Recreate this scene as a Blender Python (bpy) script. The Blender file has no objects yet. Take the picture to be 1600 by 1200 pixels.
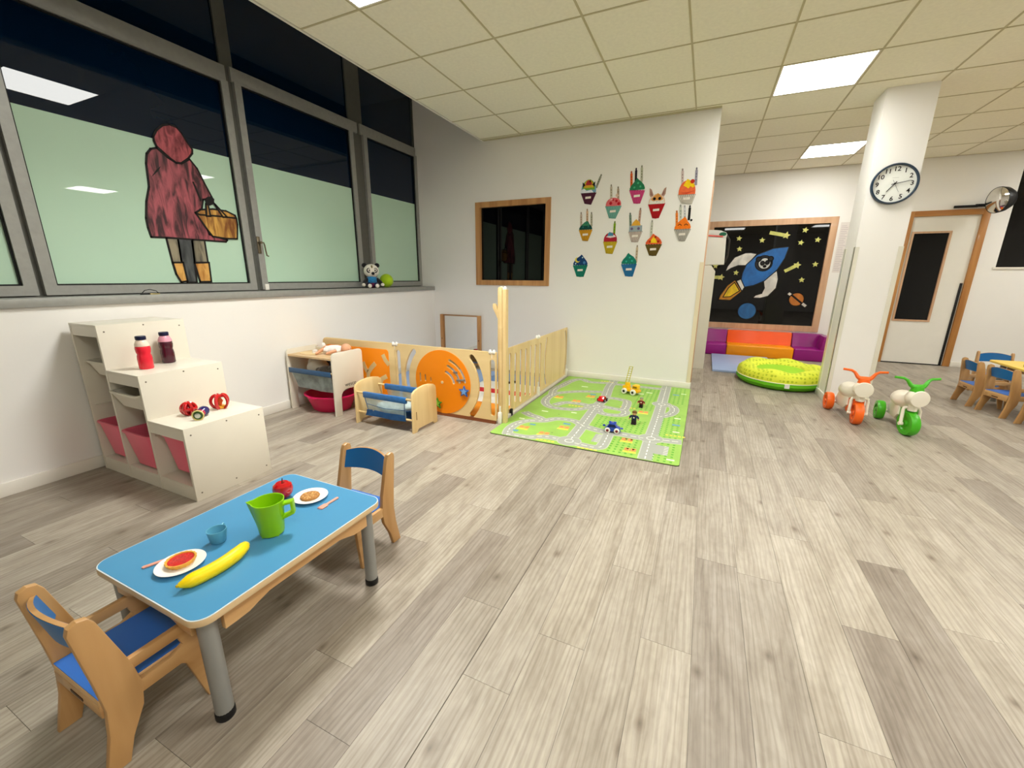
import bpy, bmesh, math, random
from mathutils import Vector, Matrix
random.seed(7)
PI = math.pi
SC = bpy.context.scene
COL = SC.collection

# ------------------------------------------------------------------ camera
CAM_H = 1.18
YAW, PITCH, ROLL, FPX = -0.4281, -0.2542, 0.0065, 644.99
def cam_axes():
    cy, sy, cp, sp = math.cos(YAW), math.sin(YAW), math.cos(PITCH), math.sin(PITCH)
    f = Vector((sy*cp, cy*cp, sp)); r = Vector((cy, -sy, 0)); u = r.cross(f)
    return (r*math.cos(ROLL)+u*math.sin(ROLL), u*math.cos(ROLL)-r*math.sin(ROLL), f)
CR, CU, CF = cam_axes()
cd = bpy.data.cameras.new('camera'); cam = bpy.data.objects.new('camera', cd); COL.objects.link(cam)
cd.sensor_width = 36.0; cd.lens = FPX/1600*36.0; cd.clip_start = 0.02
cam.matrix_world = Matrix(((CR.x, CU.x, -CF.x, 0), (CR.y, CU.y, -CF.y, 0), (CR.z, CU.z, -CF.z, CAM_H), (0, 0, 0, 1)))
SC.camera = cam

# ------------------------------------------------------------------ world (night), exposure
w = bpy.data.worlds.new('night'); SC.world = w; w.use_nodes = True
w.node_tree.nodes['Background'].inputs[0].default_value = (0.004, 0.010, 0.022, 1)
w.node_tree.nodes['Background'].inputs[1].default_value = 0.6
LAMP, LAMP_W = 25.5, 14.0
SC.view_settings.view_transform = 'Standard'; SC.view_settings.look = 'None'
SC.view_settings.gamma = 1.0; SC.view_settings.use_curve_mapping = False
SC.view_settings.exposure = 0.0

# ------------------------------------------------------------------ materials
def lin(c):
    if isinstance(c, str): c = tuple(int(c[i:i+2], 16) for i in (0, 2, 4))
    return tuple((v/255/12.92 if v/255 <= .04045 else ((v/255+.055)/1.055)**2.4) for v in c) + (1.0,)
MATS = {}
def new_mat(name):
    m = bpy.data.materials.new(name); m.use_nodes = True
    nt = m.node_tree; return m, nt, nt.nodes['Principled BSDF']
def M(name, c, rough=.5, spec=.4, metal=0, coat=0, var=0, scale=6, bump=0, bscale=60, trans=0, ior=1.45, alpha=1, sheen=0, croug=.03):
    if name in MATS: return MATS[name]
    m, nt, b = new_mat(name); N, L = nt.nodes, nt.links
    col = lin(c)
    b.inputs['Base Color'].default_value = col; b.inputs['Roughness'].default_value = rough
    b.inputs['Specular IOR Level'].default_value = spec; b.inputs['Metallic'].default_value = metal
    b.inputs['Coat Weight'].default_value = coat; b.inputs['Coat Roughness'].default_value = croug
    b.inputs['Transmission Weight'].default_value = trans; b.inputs['IOR'].default_value = ior
    b.inputs['Alpha'].default_value = alpha; b.inputs['Sheen Weight'].default_value = sheen
    tc = N.new('ShaderNodeTexCoord')
    n = N.new('ShaderNodeTexNoise'); n.inputs['Scale'].default_value = scale; n.inputs['Detail'].default_value = 3
    L.new(tc.outputs['Object'], n.inputs['Vector'])
    r = N.new('ShaderNodeValToRGB')
    v = max(var, .015)
    r.color_ramp.elements[0].color = tuple(max(0, x*(1-v)) for x in col[:3])+(1,)
    r.color_ramp.elements[1].color = tuple(min(1, x*(1+v)) for x in col[:3])+(1,)
    r.color_ramp.elements[0].position = .3; r.color_ramp.elements[1].position = .7
    L.new(n.outputs['Fac'], r.inputs['Fac']); L.new(r.outputs['Color'], b.inputs['Base Color'])
    if bump:
        n2 = N.new('ShaderNodeTexNoise'); n2.inputs['Scale'].default_value = bscale; n2.inputs['Detail'].default_value = 3
        bp = N.new('ShaderNodeBump'); bp.inputs['Strength'].default_value = bump; bp.inputs['Distance'].default_value = .01
        L.new(tc.outputs['Object'], n2.inputs['Vector']); L.new(n2.outputs['Fac'], bp.inputs['Height']); L.new(bp.outputs['Normal'], b.inputs['Normal'])
    MATS[name] = m; return m
def wood(name, c1, c2, axis=2, scale=14, rough=.45, coat=.15):
    if name in MATS: return MATS[name]
    m, nt, b = new_mat(name); N, L = nt.nodes, nt.links
    tc = N.new('ShaderNodeTexCoord'); mp = N.new('ShaderNodeMapping')
    s = [1.0, 1.0, 1.0]; s[axis] = .08
    mp.inputs['Scale'].default_value = s
    n = N.new('ShaderNodeTexNoise'); n.inputs['Scale'].default_value = scale; n.inputs['Detail'].default_value = 6; n.inputs['Distortion'].default_value = .6
    L.new(tc.outputs['Object'], mp.inputs['Vector']); L.new(mp.outputs['Vector'], n.inputs['Vector'])
    r = N.new('ShaderNodeValToRGB'); r.color_ramp.elements[0].color = lin(c1); r.color_ramp.elements[1].color = lin(c2)
    r.color_ramp.elements[0].position = .32; r.color_ramp.elements[1].position = .68
    L.new(n.outputs['Fac'], r.inputs['Fac']); L.new(r.outputs['Color'], b.inputs['Base Color'])
    b.inputs['Roughness'].default_value = rough; b.inputs['Coat Weight'].default_value = coat
    MATS[name] = m; return m
def paint(name, c1, c2, scale=18, stretch=.2, rough=.5):
    """brushed paint: two tones streaked along z"""
    if name in MATS: return MATS[name]
    m, nt, b = new_mat(name); N, L = nt.nodes, nt.links
    tc = N.new('ShaderNodeTexCoord'); mp = N.new('ShaderNodeMapping'); mp.inputs['Scale'].default_value = (1, 1, stretch)
    n = N.new('ShaderNodeTexNoise'); n.inputs['Scale'].default_value = scale; n.inputs['Detail'].default_value = 5; n.inputs['Distortion'].default_value = .8
    L.new(tc.outputs['Object'], mp.inputs['Vector']); L.new(mp.outputs['Vector'], n.inputs['Vector'])
    r = N.new('ShaderNodeValToRGB'); r.color_ramp.elements[0].color = lin(c1); r.color_ramp.elements[1].color = lin(c2)
    r.color_ramp.elements[0].position = .38; r.color_ramp.elements[1].position = .62
    L.new(n.outputs['Fac'], r.inputs['Fac']); L.new(r.outputs['Color'], b.inputs['Base Color'])
    b.inputs['Roughness'].default_value = rough
    MATS[name] = m; return m
def emis(name, c, s):
    m, nt, b = new_mat(name)
    b.inputs['Base Color'].default_value = (.8, .8, .8, 1)
    b.inputs['Emission Color'].default_value = lin(c); b.inputs['Emission Strength'].default_value = s
    MATS[name] = m; return m
def plank_mat(name, per_object):
    m, nt, b = new_mat(name); N, L = nt.nodes, nt.links
    geo = N.new('ShaderNodeNewGeometry')
    if per_object:
        oi = N.new('ShaderNodeObjectInfo'); rnd = oi.outputs['Random']
    else:
        at = N.new('ShaderNodeAttribute'); at.attribute_name = 'plank'; rnd = at.outputs['Fac']
    mul = N.new('ShaderNodeMath'); mul.operation = 'MULTIPLY'; mul.inputs[1].default_value = 91.7; L.new(rnd, mul.inputs[0])
    comb = N.new('ShaderNodeCombineXYZ'); L.new(mul.outputs[0], comb.inputs[2]); L.new(mul.outputs[0], comb.inputs[1])
    add = N.new('ShaderNodeVectorMath'); add.operation = 'ADD'; L.new(geo.outputs['Position'], add.inputs[0]); L.new(comb.outputs[0], add.inputs[1])
    def noise(sc, scale, detail, dist):
        mp = N.new('ShaderNodeMapping'); mp.inputs['Scale'].default_value = sc; L.new(add.outputs[0], mp.inputs['Vector'])
        n = N.new('ShaderNodeTexNoise'); n.inputs['Scale'].default_value = scale; n.inputs['Detail'].default_value = detail
        n.inputs['Distortion'].default_value = dist; L.new(mp.outputs[0], n.inputs['Vector']); return n.outputs['Fac']
    fine = noise((1, .022, 1), 150, 4, .3)
    broad = noise((1, .22, 1), 8, 4, 1.2)
    mott = noise((1, .5, 1), 38, 4, .6)
    mpw = N.new('ShaderNodeMapping'); mpw.inputs['Scale'].default_value = (1, .13, 1); L.new(add.outputs[0], mpw.inputs['Vector'])
    wv = N.new('ShaderNodeTexWave'); wv.wave_type = 'BANDS'; wv.bands_direction = 'X'; wv.inputs['Scale'].default_value = 17
    wv.inputs['Distortion'].default_value = 9; wv.inputs['Detail'].default_value = 3; wv.inputs['Detail Scale'].default_value = 1.1; L.new(mpw.outputs[0], wv.inputs['Vector'])
    mpk = N.new('ShaderNodeMapping'); mpk.inputs['Scale'].default_value = (1, .62, 1); L.new(add.outputs[0], mpk.inputs['Vector'])
    vo = N.new('ShaderNodeTexVoronoi'); vo.voronoi_dimensions = '2D'; vo.inputs['Scale'].default_value = 3.0; L.new(mpk.outputs[0], vo.inputs['Vector'])
    knot = vo.outputs['Distance']
    def ramp(fac, stops):
        r = N.new('ShaderNodeValToRGB'); e = r.color_ramp.elements
        e[0].position, e[0].color = stops[0]; e[1].position, e[1].color = stops[-1]
        for p_, c_ in stops[1:-1]:
            k = e.new(p_); k.color = c_
        L.new(fac, r.inputs['Fac']); return r.outputs['Color']
    def mix(mode, a, bb, f):
        x = N.new('ShaderNodeMix'); x.data_type = 'RGBA'; x.blend_type = mode
        if isinstance(f, float): x.inputs[0].default_value = f
        else: L.new(f, x.inputs[0])
        L.new(a, x.inputs[6]); L.new(bb, x.inputs[7]); return x.outputs[2]
    base = ramp(broad, [(.30, lin((152, 142, 128))), (.5, lin((171, 162, 148))), (.72, lin((182, 174, 161)))])
    fcol = ramp(fine, [(.36, (.80, .78, .76, 1)), (.60, (1.0, 1.0, 1.0, 1))])
    c = mix('MULTIPLY', base, fcol, .75)
    wcol = ramp(wv.outputs['Fac'], [(.0, (.78, .76, .73, 1)), (.45, (1, 1, 1, 1)), (1.0, (1.04, 1.04, 1.03, 1))])
    c = mix('MULTIPLY', c, wcol, .62)
    mcol = ramp(mott, [(.35, (.88, .87, .86, 1)), (.6, (1.02, 1.02, 1.02, 1))])
    c = mix('MULTIPLY', c, mcol, .7)
    kcol = ramp(knot, [(.0, (.30, .26, .22, 1)), (.022, (.55, .50, .46, 1)), (.06, (.90, .89, .88, 1)), (.16, (1, 1, 1, 1))])
    c = mix('MULTIPLY', c, kcol, .75)
    tint = ramp(rnd, [(0.0, (.72, .69, .69, 1)), (.16, (.83, .81, .80, 1)), (.35, (.95, .94, .935, 1)), (.6, (1.0, .99, .975, 1)), (1.0, (1.04, 1.03, 1.01, 1))])
    c = mix('MULTIPLY', c, tint, 1.0)
    L.new(c, b.inputs['Base Color'])
    b.inputs['Roughness'].default_value = .42; b.inputs['Specular IOR Level'].default_value = .35
    bp = N.new('ShaderNodeBump'); bp.inputs['Strength'].default_value = .12; bp.inputs['Distance'].default_value = .002
    L.new(fine, bp.inputs['Height']); L.new(bp.outputs[0], b.inputs['Normal'])
    MATS[name] = m; return m

WALL = M('wall_paint', (243, 240, 235), .6, .25, var=.015, scale=1.2, bump=.03, bscale=220)
WHITE = M('white_paint', (238, 234, 224), .4)
TRIM = M('trim_white', (236, 231, 220), .35)
LAMIN = M('white_laminate', (226, 219, 203), .3, .45)
TILE = M('ceiling_tile_board', (246, 241, 221), .85, .15, var=.03, scale=40, bump=.06, bscale=300)
TBAR = M('ceiling_bar', (196, 186, 150), .6)
GREY = M('grey_aluminium', (156, 156, 151), .42, .4, metal=.25, var=.05, scale=30)
GREYD = M('dark_grey_aluminium', (98, 98, 92), .45, .4, metal=.25, var=.05, scale=30)
BLACK = M('black_rubber', (14, 14, 16), .45)
GASKET = M('black_gasket', (10, 10, 10), .6)
NIGHT = M('night_glass', (2, 21, 44), .0, .45)
DARKG = M('dark_window_glass', (3, 3, 4), .02, .4)
FILM = M('frosted_film', (182, 214, 190), .55, .4, coat=1, croug=.0, var=.04, scale=.8)
OAK = wood('oak_trim', (174, 122, 72), (204, 154, 98), 2, 16)
OAKP = wood('pale_oak_trim', (196, 152, 118), (214, 174, 138), 2, 16)
BIRCH = wood('birch_plywood', (220, 188, 130), (236, 208, 152), 2, 10)
BIRCHX = wood('birch_plywood_x', (220, 188, 130), (236, 208, 152), 0, 10)
BEECH = wood('beech_wood', (172, 126, 72), (198, 154, 100), 2, 14)
BEECHY = wood('beech_wood_rail', (176, 130, 76), (202, 158, 104), 1, 14)
BLUEL = M('blue_laminate', (76, 144, 186), .35, .4, var=.02)
BLUES = M('blue_seat', (52, 108, 190), .4)
BLUEB = M('blue_backrest', (18, 106, 172), .4)
ORANGE = M('orange_board', (246, 140, 14), .4)
CREAM = M('cream_plastic', (238, 226, 206), .35)
PLANK = plank_mat('floor_plank_print', True)
PLANKS = plank_mat('floor_plank_print_far', False)

# ------------------------------------------------------------------ builders
class MB:
    def __init__(s): s.bm = bmesh.new()
    def box(s, x0, x1, y0, y1, z0, z1, bev=0, seg=2):
        co = [(x, y, z) for z in (z0, z1) for y in (y0, y1) for x in (x0, x1)]
        v = [s.bm.verts.new(c) for c in co]
        fs = [s.bm.faces.new([v[i] for i in f]) for f in ((0, 2, 3, 1), (4, 5, 7, 6), (0, 1, 5, 4), (2, 6, 7, 3), (0, 4, 6, 2), (1, 3, 7, 5))]
        if bev:
            es = list({e for f in fs for e in f.edges})
            bmesh.ops.bevel(s.bm, geom=es, offset=bev, segments=seg, affect='EDGES', profile=.5)
        return s
    def ring(s, c, ax, r, seg, r2=None, ph=0):
        ax = Vector(ax).normalized(); a = ax.orthogonal().normalized(); b = ax.cross(a); c = Vector(c)
        r2 = r if r2 is None else r2
        return [s.bm.verts.new(c+a*math.cos(2*PI*i/seg+ph)*r+b*math.sin(2*PI*i/seg+ph)*r2) for i in range(seg)]
    def bridge(s, A, B):
        n = len(A)
        for i in range(n): s.bm.faces.new((A[i], A[(i+1) % n], B[(i+1) % n], B[i]))
    def cyl(s, p0, p1, r0, r1=None, seg=16, caps=True):
        r1 = r0 if r1 is None else r1
        d = Vector(p1)-Vector(p0)
        A = s.ring(p0, d, r0, seg); B = s.ring(p1, d, r1, seg); s.bridge(A, B)
        if caps: s.bm.faces.new(A[::-1]); s.bm.faces.new(B)
        return s
    def tube(s, pts, r, seg=8, closed=False, flat=None):
        pts = [Vector(p) for p in pts]; n = len(pts); rs = r if isinstance(r, (list, tuple)) else [r]*n
        prev = None; rings = []
        for i, p in enumerate(pts):
            if closed: t = pts[(i+1) % n]-pts[i-1]
            else: t = pts[min(i+1, n-1)]-pts[max(i-1, 0)]
            t.normalize()
            if prev is None: a = t.orthogonal().normalized()
            else:
                a = prev-t*prev.dot(t); a.normalize()
            prev = a; b = t.cross(a)
            fl = flat or 1
            rings.append([s.bm.verts.new(p+a*math.cos(2*PI*k/seg)*rs[i]+b*math.sin(2*PI*k/seg)*rs[i]*fl) for k in range(seg)])
        for i in range(n-1): s.bridge(rings[i], rings[i+1])
        if closed: s.bridge(rings[-1], rings[0])
        else: s.bm.faces.new(rings[0][::-1]); s.bm.faces.new(rings[-1])
        return s
    def lathe(s, prof, seg=24, o=(0, 0, 0), mat=None, cap=True):
        o = Vector(o); rings = []
        for r, z in prof:
            ring = []
            for k in range(seg):
                v = Vector((r*math.cos(2*PI*k/seg), r*math.sin(2*PI*k/seg), z))
                if mat: v = mat @ v
                ring.append(s.bm.verts.new(v+o))
            rings.append(ring)
        for a, b in zip(rings, rings[1:]): s.bridge(a, b)
        if cap:
            if prof[0][0] > 1e-6: s.bm.faces.new(rings[0][::-1])
            if prof[-1][0] > 1e-6: s.bm.faces.new(rings[-1])
        bmesh.ops.remove_doubles(s.bm, verts=[v for r in rings for v in r], dist=1e-6)
        return s
    def ell(s, c, r, seg=16, rings=10, rot=None):
        if isinstance(r, (int, float)): r = (r, r, r)
        m = Matrix.Translation(Vector(c)) @ (rot.to_4x4() if rot else Matrix.Identity(4)) @ Matrix.Diagonal((*r, 1))
        bmesh.ops.create_uvsphere(s.bm, u_segments=seg, v_segments=rings, radius=1, matrix=m)
        return s
    def prism(s, loop, plane, d0, d1, holes=(), bev=0):
        """2-D outline (with holes) extruded: plane 'xz' -> along y, 'yz' -> along x, 'xy' -> along z"""
        def to3(p, d):
            return {'xz': (p[0], d, p[1]), 'yz': (d, p[0], p[1]), 'xy': (p[0], p[1], d)}[plane]
        bm2 = bmesh.new(); edges = []
        for lp in [loop]+list(holes):
            vs = [bm2.verts.new(to3(p, d0)) for p in lp]
            for i in range(len(vs)): edges.append(bm2.edges.new((vs[i], vs[(i+1) % len(vs)])))
        if holes: bmesh.ops.triangle_fill(bm2, use_beauty=True, use_dissolve=False, edges=edges)
        else: bm2.faces.new([v for v in bm2.verts])
        fs = list(bm2.faces)
        ex = bmesh.ops.extrude_face_region(bm2, geom=fs)
        off = Vector(to3((0, 0), d1))-Vector(to3((0, 0), d0))
        bmesh.ops.translate(bm2, verts=[g for g in ex['geom'] if isinstance(g, bmesh.types.BMVert)], vec=off)
        bmesh.ops.recalc_face_normals(bm2, faces=list(bm2.faces))
        if bev:
            ax = {'xz': 1, 'yz': 0, 'xy': 2}[plane]
            es = [e for e in bm2.edges if abs(e.verts[0].co[ax]-e.verts[1].co[ax]) < 1e-7 and len(e.link_faces) == 2 and e.calc_face_angle(0) > .5]
            bmesh.ops.bevel(bm2, geom=es, offset=bev, segments=2, affect='EDGES', profile=.5)
        me = bpy.data.meshes.new('t'); bm2.to_mesh(me); bm2.free(); s.bm.from_mesh(me); bpy.data.meshes.remove(me)
        return s
    def xform(s, m):
        bmesh.ops.transform(s.bm, matrix=m, verts=list(s.bm.verts)); return s
    def mesh(s, name, mat, smooth=True, angle=35):
        me = bpy.data.meshes.new(name)
        bmesh.ops.recalc_face_normals(s.bm, faces=list(s.bm.faces))
        s.bm.to_mesh(me); s.bm.free()
        me.materials.append(mat)
        if smooth:
            me.polygons.foreach_set('use_smooth', [True]*len(me.polygons)); me.set_sharp_from_angle(angle=math.radians(angle))
        return me
    def obj(s, name, mat, parent=None, world=False, smooth=True, angle=35):
        if world and parent:
            o = Vector((0, 0, 0)); p = parent
            while p: o += p.location; p = p.parent
            bmesh.ops.translate(s.bm, verts=list(s.bm.verts), vec=-o)
        o = bpy.data.objects.new(name, s.mesh(name, mat, smooth, angle)); COL.objects.link(o)
        o.parent = parent
        return o
def tag(o, label, cat, group=None):
    o['label'] = label; o['category'] = cat
    if group: o['group'] = group
    return o
def thing(name, label, cat, loc=(0, 0, 0), rz=0, group=None):
    o = bpy.data.objects.new(name, None); COL.objects.link(o); o.empty_display_size = .1
    o.location = loc; o.rotation_euler = (0, 0, rz)
    return tag(o, label, cat, group)
def struct(o): o['kind'] = 'structure'; return o
def sempty(name, loc=(0, 0, 0)):
    o = bpy.data.objects.new(name, None); COL.objects.link(o); o.location = loc; o['kind'] = 'structure'; return o
def box(name, mat, parent, *a, bev=0, world=True): return MB().box(*a, bev=bev).obj(name, mat, parent, world=world)
def arc(cx, cy, r, a0, a1, n): return [(cx+r*math.cos(math.radians(a0+(a1-a0)*i/n)), cy+r*math.sin(math.radians(a0+(a1-a0)*i/n))) for i in range(n+1)]
def rrect(x0, x1, y0, y1, r, n=5):
    return arc(x1-r, y1-r, r, 0, 90, n)+arc(x0+r, y1-r, r, 90, 180, n)+arc(x0+r, y0+r, r, 180, 270, n)+arc(x1-r, y0+r, r, 270, 360, n)
def slot(x0, x1, y0, y1, n=5):
    r = (x1-x0)/2; c = (x0+x1)/2
    return arc(c, y1-r, r, 0, 180, n)+arc(c, y0+r, r, 180, 360, n)
def band(cx, cy, r, a0, a1, w, n=12):
    """curved slot with round ends"""
    o = arc(cx, cy, r+w/2, a0, a1, n); i = arc(cx, cy, r-w/2, a1, a0, n)
    e1 = (cx+r*math.cos(math.radians(a1)), cy+r*math.sin(math.radians(a1))); e0 = (cx+r*math.cos(math.radians(a0)), cy+r*math.sin(math.radians(a0)))
    return o+arc(e1[0], e1[1], w/2, a1, a1+180, 5)[1:-1]+i+arc(e0[0], e0[1], w/2, a0+180, a0+360, 5)[1:-1]
def circ(cx, cy, r, n=20, r2=None): return [(cx+r*math.cos(2*PI*i/n), cy+(r2 or r)*math.sin(2*PI*i/n)) for i in range(n)]
def star(cx, cy, r, rot=90, k=.45): return [(cx+(r if i % 2 == 0 else r*k)*math.cos(math.radians(rot+36*i)), cy+(r if i % 2 == 0 else r*k)*math.sin(math.radians(rot+36*i))) for i in range(10)]
def text_bm(txt, size, depth=.0006, fat=0):
    cu = bpy.data.curves.new('t', 'FONT'); cu.body = txt; cu.size = size; cu.extrude = depth/2; cu.offset = fat; cu.align_x = 'CENTER'; cu.align_y = 'CENTER'; cu.resolution_u = 3
    o = bpy.data.objects.new('t', cu); COL.objects.link(o)
    bpy.context.view_layer.update()
    me = bpy.data.meshes.new_from_object(o.evaluated_get(bpy.context.evaluated_depsgraph_get()))
    bpy.data.objects.remove(o); bpy.data.curves.remove(cu)
    mb = MB(); mb.bm.from_mesh(me); bpy.data.meshes.remove(me); return mb
def copy_tree(o, parent=None):
    c = o.copy(); COL.objects.link(c); c.parent = parent
    for ch in list(o.children): copy_tree(ch, c)
    return c

# ------------------------------------------------------------------ room constants
XL, XG, YB, YF, ZC = -3.36, -3.56, 4.785, 7.71, 2.72       # left wall, glass plane, cupcake wall, far wall, ceiling
XE, XR, Y0, ZT = -0.05, 5.6, -3.0, 3.34                     # cupcake wall end, right wall, rear wall, top of the window bay

# floor -------------------------------------------------------------
floor = struct(MB().box(-3.62, XR+.1, Y0-.1, YF+.1, -.05, -.0025).obj('floor', M('floor_screed', (96, 88, 76), .7), smooth=False))
PW, PLEN, PX0 = .1592, .98, -.072
STG = {-2: .109, -1: .566, 0: .24, 1: .77, 4: .592, 5: .07, 6: .725, 10: .316, -4: .147, -5: .555}
def on_screen(x, y):
    d = Vector((x, y, -CAM_H)); z = d.dot(CF)
    if z < .1: return False
    u, v = 800+FPX*d.dot(CR)/z, 600-FPX*d.dot(CU)/z
    return -20 < u < 1620 and -20 < v < 1220
planks = []
for k in range(-21, 36):
    x0 = PX0+PW*k; x1 = x0+PW
    a, b_ = max(x0, XL+.002), min(x1, XR)
    if b_-a < .02: continue
    ph = STG.get(k, (k*.377 % 1)*PLEN)
    y = Y0-PLEN+ph-((Y0) % PLEN)
    y = ph-PLEN*4
    while y < YF:
        ya, yb = max(y, Y0), min(y+PLEN, YF)
        if yb-ya > .03 and not (a < XE-.3 and ya > YB):
            planks.append((a, b_, ya, yb))
        y += PLEN
def seen(pk):
    a, b_, ya, yb = pk
    return any(on_screen(a+(b_-a)*i/2, ya+(yb-ya)*j/4) for i in range(3) for j in range(5))
vis = [pk for pk in planks if seen(pk)]
vis.sort(key=lambda q: math.hypot((q[0]+q[1])/2, (q[2]+q[3])/2))
near = vis[:299]; nearset = set(near); rest = [q for q in planks if q not in nearset]
pmesh = {}
def plank_mesh(wd, ln):
    k = (round(wd, 4), round(ln, 4))
    if k not in pmesh:
        g = .0005
        pmesh[k] = MB().box(g, wd-g, g, ln-g, -.0025, 0).mesh('plank', PLANK, smooth=False)
    return pmesh[k]
SEAM = PX0-3*PW
for a, b_, ya, yb in near:
    if abs(a-SEAM) < .001: a += .0022                       # open joint between two floor sheets
    o = bpy.data.objects.new('plank', plank_mesh(b_-a, yb-ya)); COL.objects.link(o); o.parent = floor; o.location = (a, ya, 0)
mb = MB()
for a, b_, ya, yb in rest: mb.box(a+.0005, b_-.0005, ya+.0005, yb-.0005, -.0025, 0)
me = mb.mesh('plank_far', PLANKS, smooth=False)
at = me.attributes.new('plank', 'FLOAT', 'FACE')
rv = [random.random() for _ in rest]
at.data.foreach_set('value', [rv[i//6] for i in range(len(me.polygons))])
o = bpy.data.objects.new('distant_planks', me); COL.objects.link(o); o.parent = floor; o['kind'] = 'stuff'

# walls --------------------------------------------------------------
struct(MB().box(-3.66, XL, Y0, YB, 0, 1.0).obj('wall_left', WALL, smooth=False))
def holed(name, x0, x1, z0, z1, ya, yb, holes, mat):
    """wall in the xz plane with rectangular holes that run left to right"""
    mb = MB(); cx = x0
    for hx0, hx1, hz0, hz1 in sorted(holes):
        if hx0 > cx: mb.box(cx, hx0, ya, yb, z0, z1)
        if hz0 > z0: mb.box(hx0, hx1, ya, yb, z0, hz0)
        if hz1 < z1: mb.box(hx0, hx1, ya, yb, hz1, z1)
        cx = hx1
    if cx < x1: mb.box(cx, x1, ya, yb, z0, z1)
    return struct(mb.obj(name, mat, smooth=False))
holed('wall_back', -3.66, XE, 0, ZT, YB, YB+.16, [(-2.66, -1.735, 1.10, 2.03)], WALL)
holed('wall_far', -.9, XR+.1, 0, ZC+.1, YF, YF+.15, [(-.02, 1.57, .44, 1.99), (2.45, 3.17, 0, 2.02), (3.40, 4.6, 1.34, 2.52)], WALL)
struct(MB().box(-.95, -.85, YB+.16, YF, 0, ZC+.1).obj('wall_corridor', WALL, smooth=False))
struct(MB().box(XR, XR+.1, Y0, YF, 0, ZC+.1).obj('wall_right', WALL, smooth=False))
struct(MB().box(-3.66, XR+.1, Y0-.1, Y0, 0, ZT).obj('wall_rear', WALL, smooth=False))
struct(MB().box(-3.66, -2.5, Y0, YB+.16, ZT, ZT+.05).obj('wall_bay_top', WALL, smooth=False))
# baseboards
struct(MB().box(XL, XL+.012, Y0, YB, 0, .075, bev=.002).obj('baseboard_left', TRIM))
struct(MB().box(XL+.012, XE, YB-.012, YB, 0, .07, bev=.002).obj('baseboard_back', TRIM))
struct(MB().box(XE, XE+.010, YB-.010, YB+.16, 0, .07, bev=.002).obj('baseboard_wall_end', TRIM))
struct(MB().box(1.66, 2.40, YF-.012, YF, 0, .07, bev=.002).box(3.215, XR, YF-.012, YF, 0, .07, bev=.002).obj('baseboard_far', TRIM))
# corner guards on the cupcake wall end
g = struct(MB().box(XE-.036, XE+.002, YB-.004, YB, .07, 1.335).box(XE, XE+.004, YB, YB+.05, .07, 1.335).obj('trim_1', M('corner_guard', (233, 220, 190), .25, .5)))
struct(MB().box(XE, XE+.012, YB+.02, YB+.14, .07, 2.1).obj('trim_2', OAKP))

# ceiling ------------------------------------------------------------
GX0, GY0, GS, XCE = -2.6691, 1.6973, .6, -2.566
lamps = [(1, 0), (5, 4), (6, 8), (5, 0), (9, 0), (10, 4), (11, 8), (5, -4), (9, -4)]
mb = MB()
mb.box(XCE, XR, Y0, YF, ZC+.02, ZC+.06)
xs = [GX0+GS*i for i in range(1, 14)]; ys = [GY0+GS*j for j in range(-7, 11)]
for x in xs:
    if x < XR: mb.box(x-.0065, x+.0065, Y0, YB if x < XE else YF, ZC-.003, ZC+.02)
for y in ys:
    if y < YF: mb.box(XCE if y < YB else XE, XR, y-.0065, y+.0065, ZC-.0029, ZC+.02)
mb.box(XCE, XE, YB-.05, YB, ZC-.002, ZC+.02)
ceiling = struct(mb.obj('ceiling', TBAR, smooth=False))
tm = {}
lampset = set(lamps)
for i in range(0, 14):
    for j in range(-8, 11):
        a, b_ = max(GX0+GS*i, XCE), min(GX0+GS*(i+1), XR)
        ya, yb = max(GY0+GS*j, Y0), min(GY0+GS*(j+1), YF)
        if b_ <= XE+.1: yb = min(yb, YB-.05)
        if b_-a < .03 or yb-ya < .03 or (i, j) in lampset: continue
        k = (round(b_-a, 3), round(yb-ya, 3))
        if k not in tm: tm[k] = MB().box(.005, k[0]-.005, .005, k[1]-.005, 0, .015).mesh('ceiling_tile', TILE, smooth=False)
        o = bpy.data.objects.new('ceiling_tile', tm[k]); COL.objects.link(o); o.parent = ceiling; o.location = (a, ya, ZC)
struct(MB().box(XCE-.02, XCE, Y0, YB, ZC-.004, ZC+.03).obj('trim_3', TRIM, smooth=False))
struct(MB().box(XCE-.018, XCE, Y0, YB, ZC+.03, ZT).obj('trim_5', M('void_board', (58, 60, 62), .8), smooth=False))  # unseen fascia, coloured dark so the upper panes reflect darkness
EM = emis('light_diffuser', (254, 254, 249), LAMP*1.04); EM2 = emis('light_diffuser_dim', (254, 254, 249), LAMP*.78)
LBL = {(1, 0): 'square ceiling panel light beside the dark windows, cut by the top of the photo',
       (5, 4): 'large bright square ceiling panel light in front of the clock pillar',
       (5, 0): 'square ceiling panel light above the open floor, just over the top of the photo', (9, 0): 'square ceiling panel light far right of the camera, outside the photo', (10, 4): 'square ceiling panel light above the near end of the yellow table', (11, 8): 'square ceiling panel light right of the door, outside the photo', (5, -4): 'assumed fill panel light in the ceiling straight behind the camera', (9, -4): 'assumed fill panel light in the ceiling behind the camera to the right',  # panels behind the camera are unseen and assumed, put in as fill
       (6, 8): 'far bright square ceiling panel light left behind the clock pillar'}
OUT = {(5, -4): .5, (9, -4): .6, (1, 0): 2.2, (5, 4): .35, (6, 8): .3, (11, 8): .3, (10, 4): .7}     # output set per panel to even out the room's light
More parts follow.
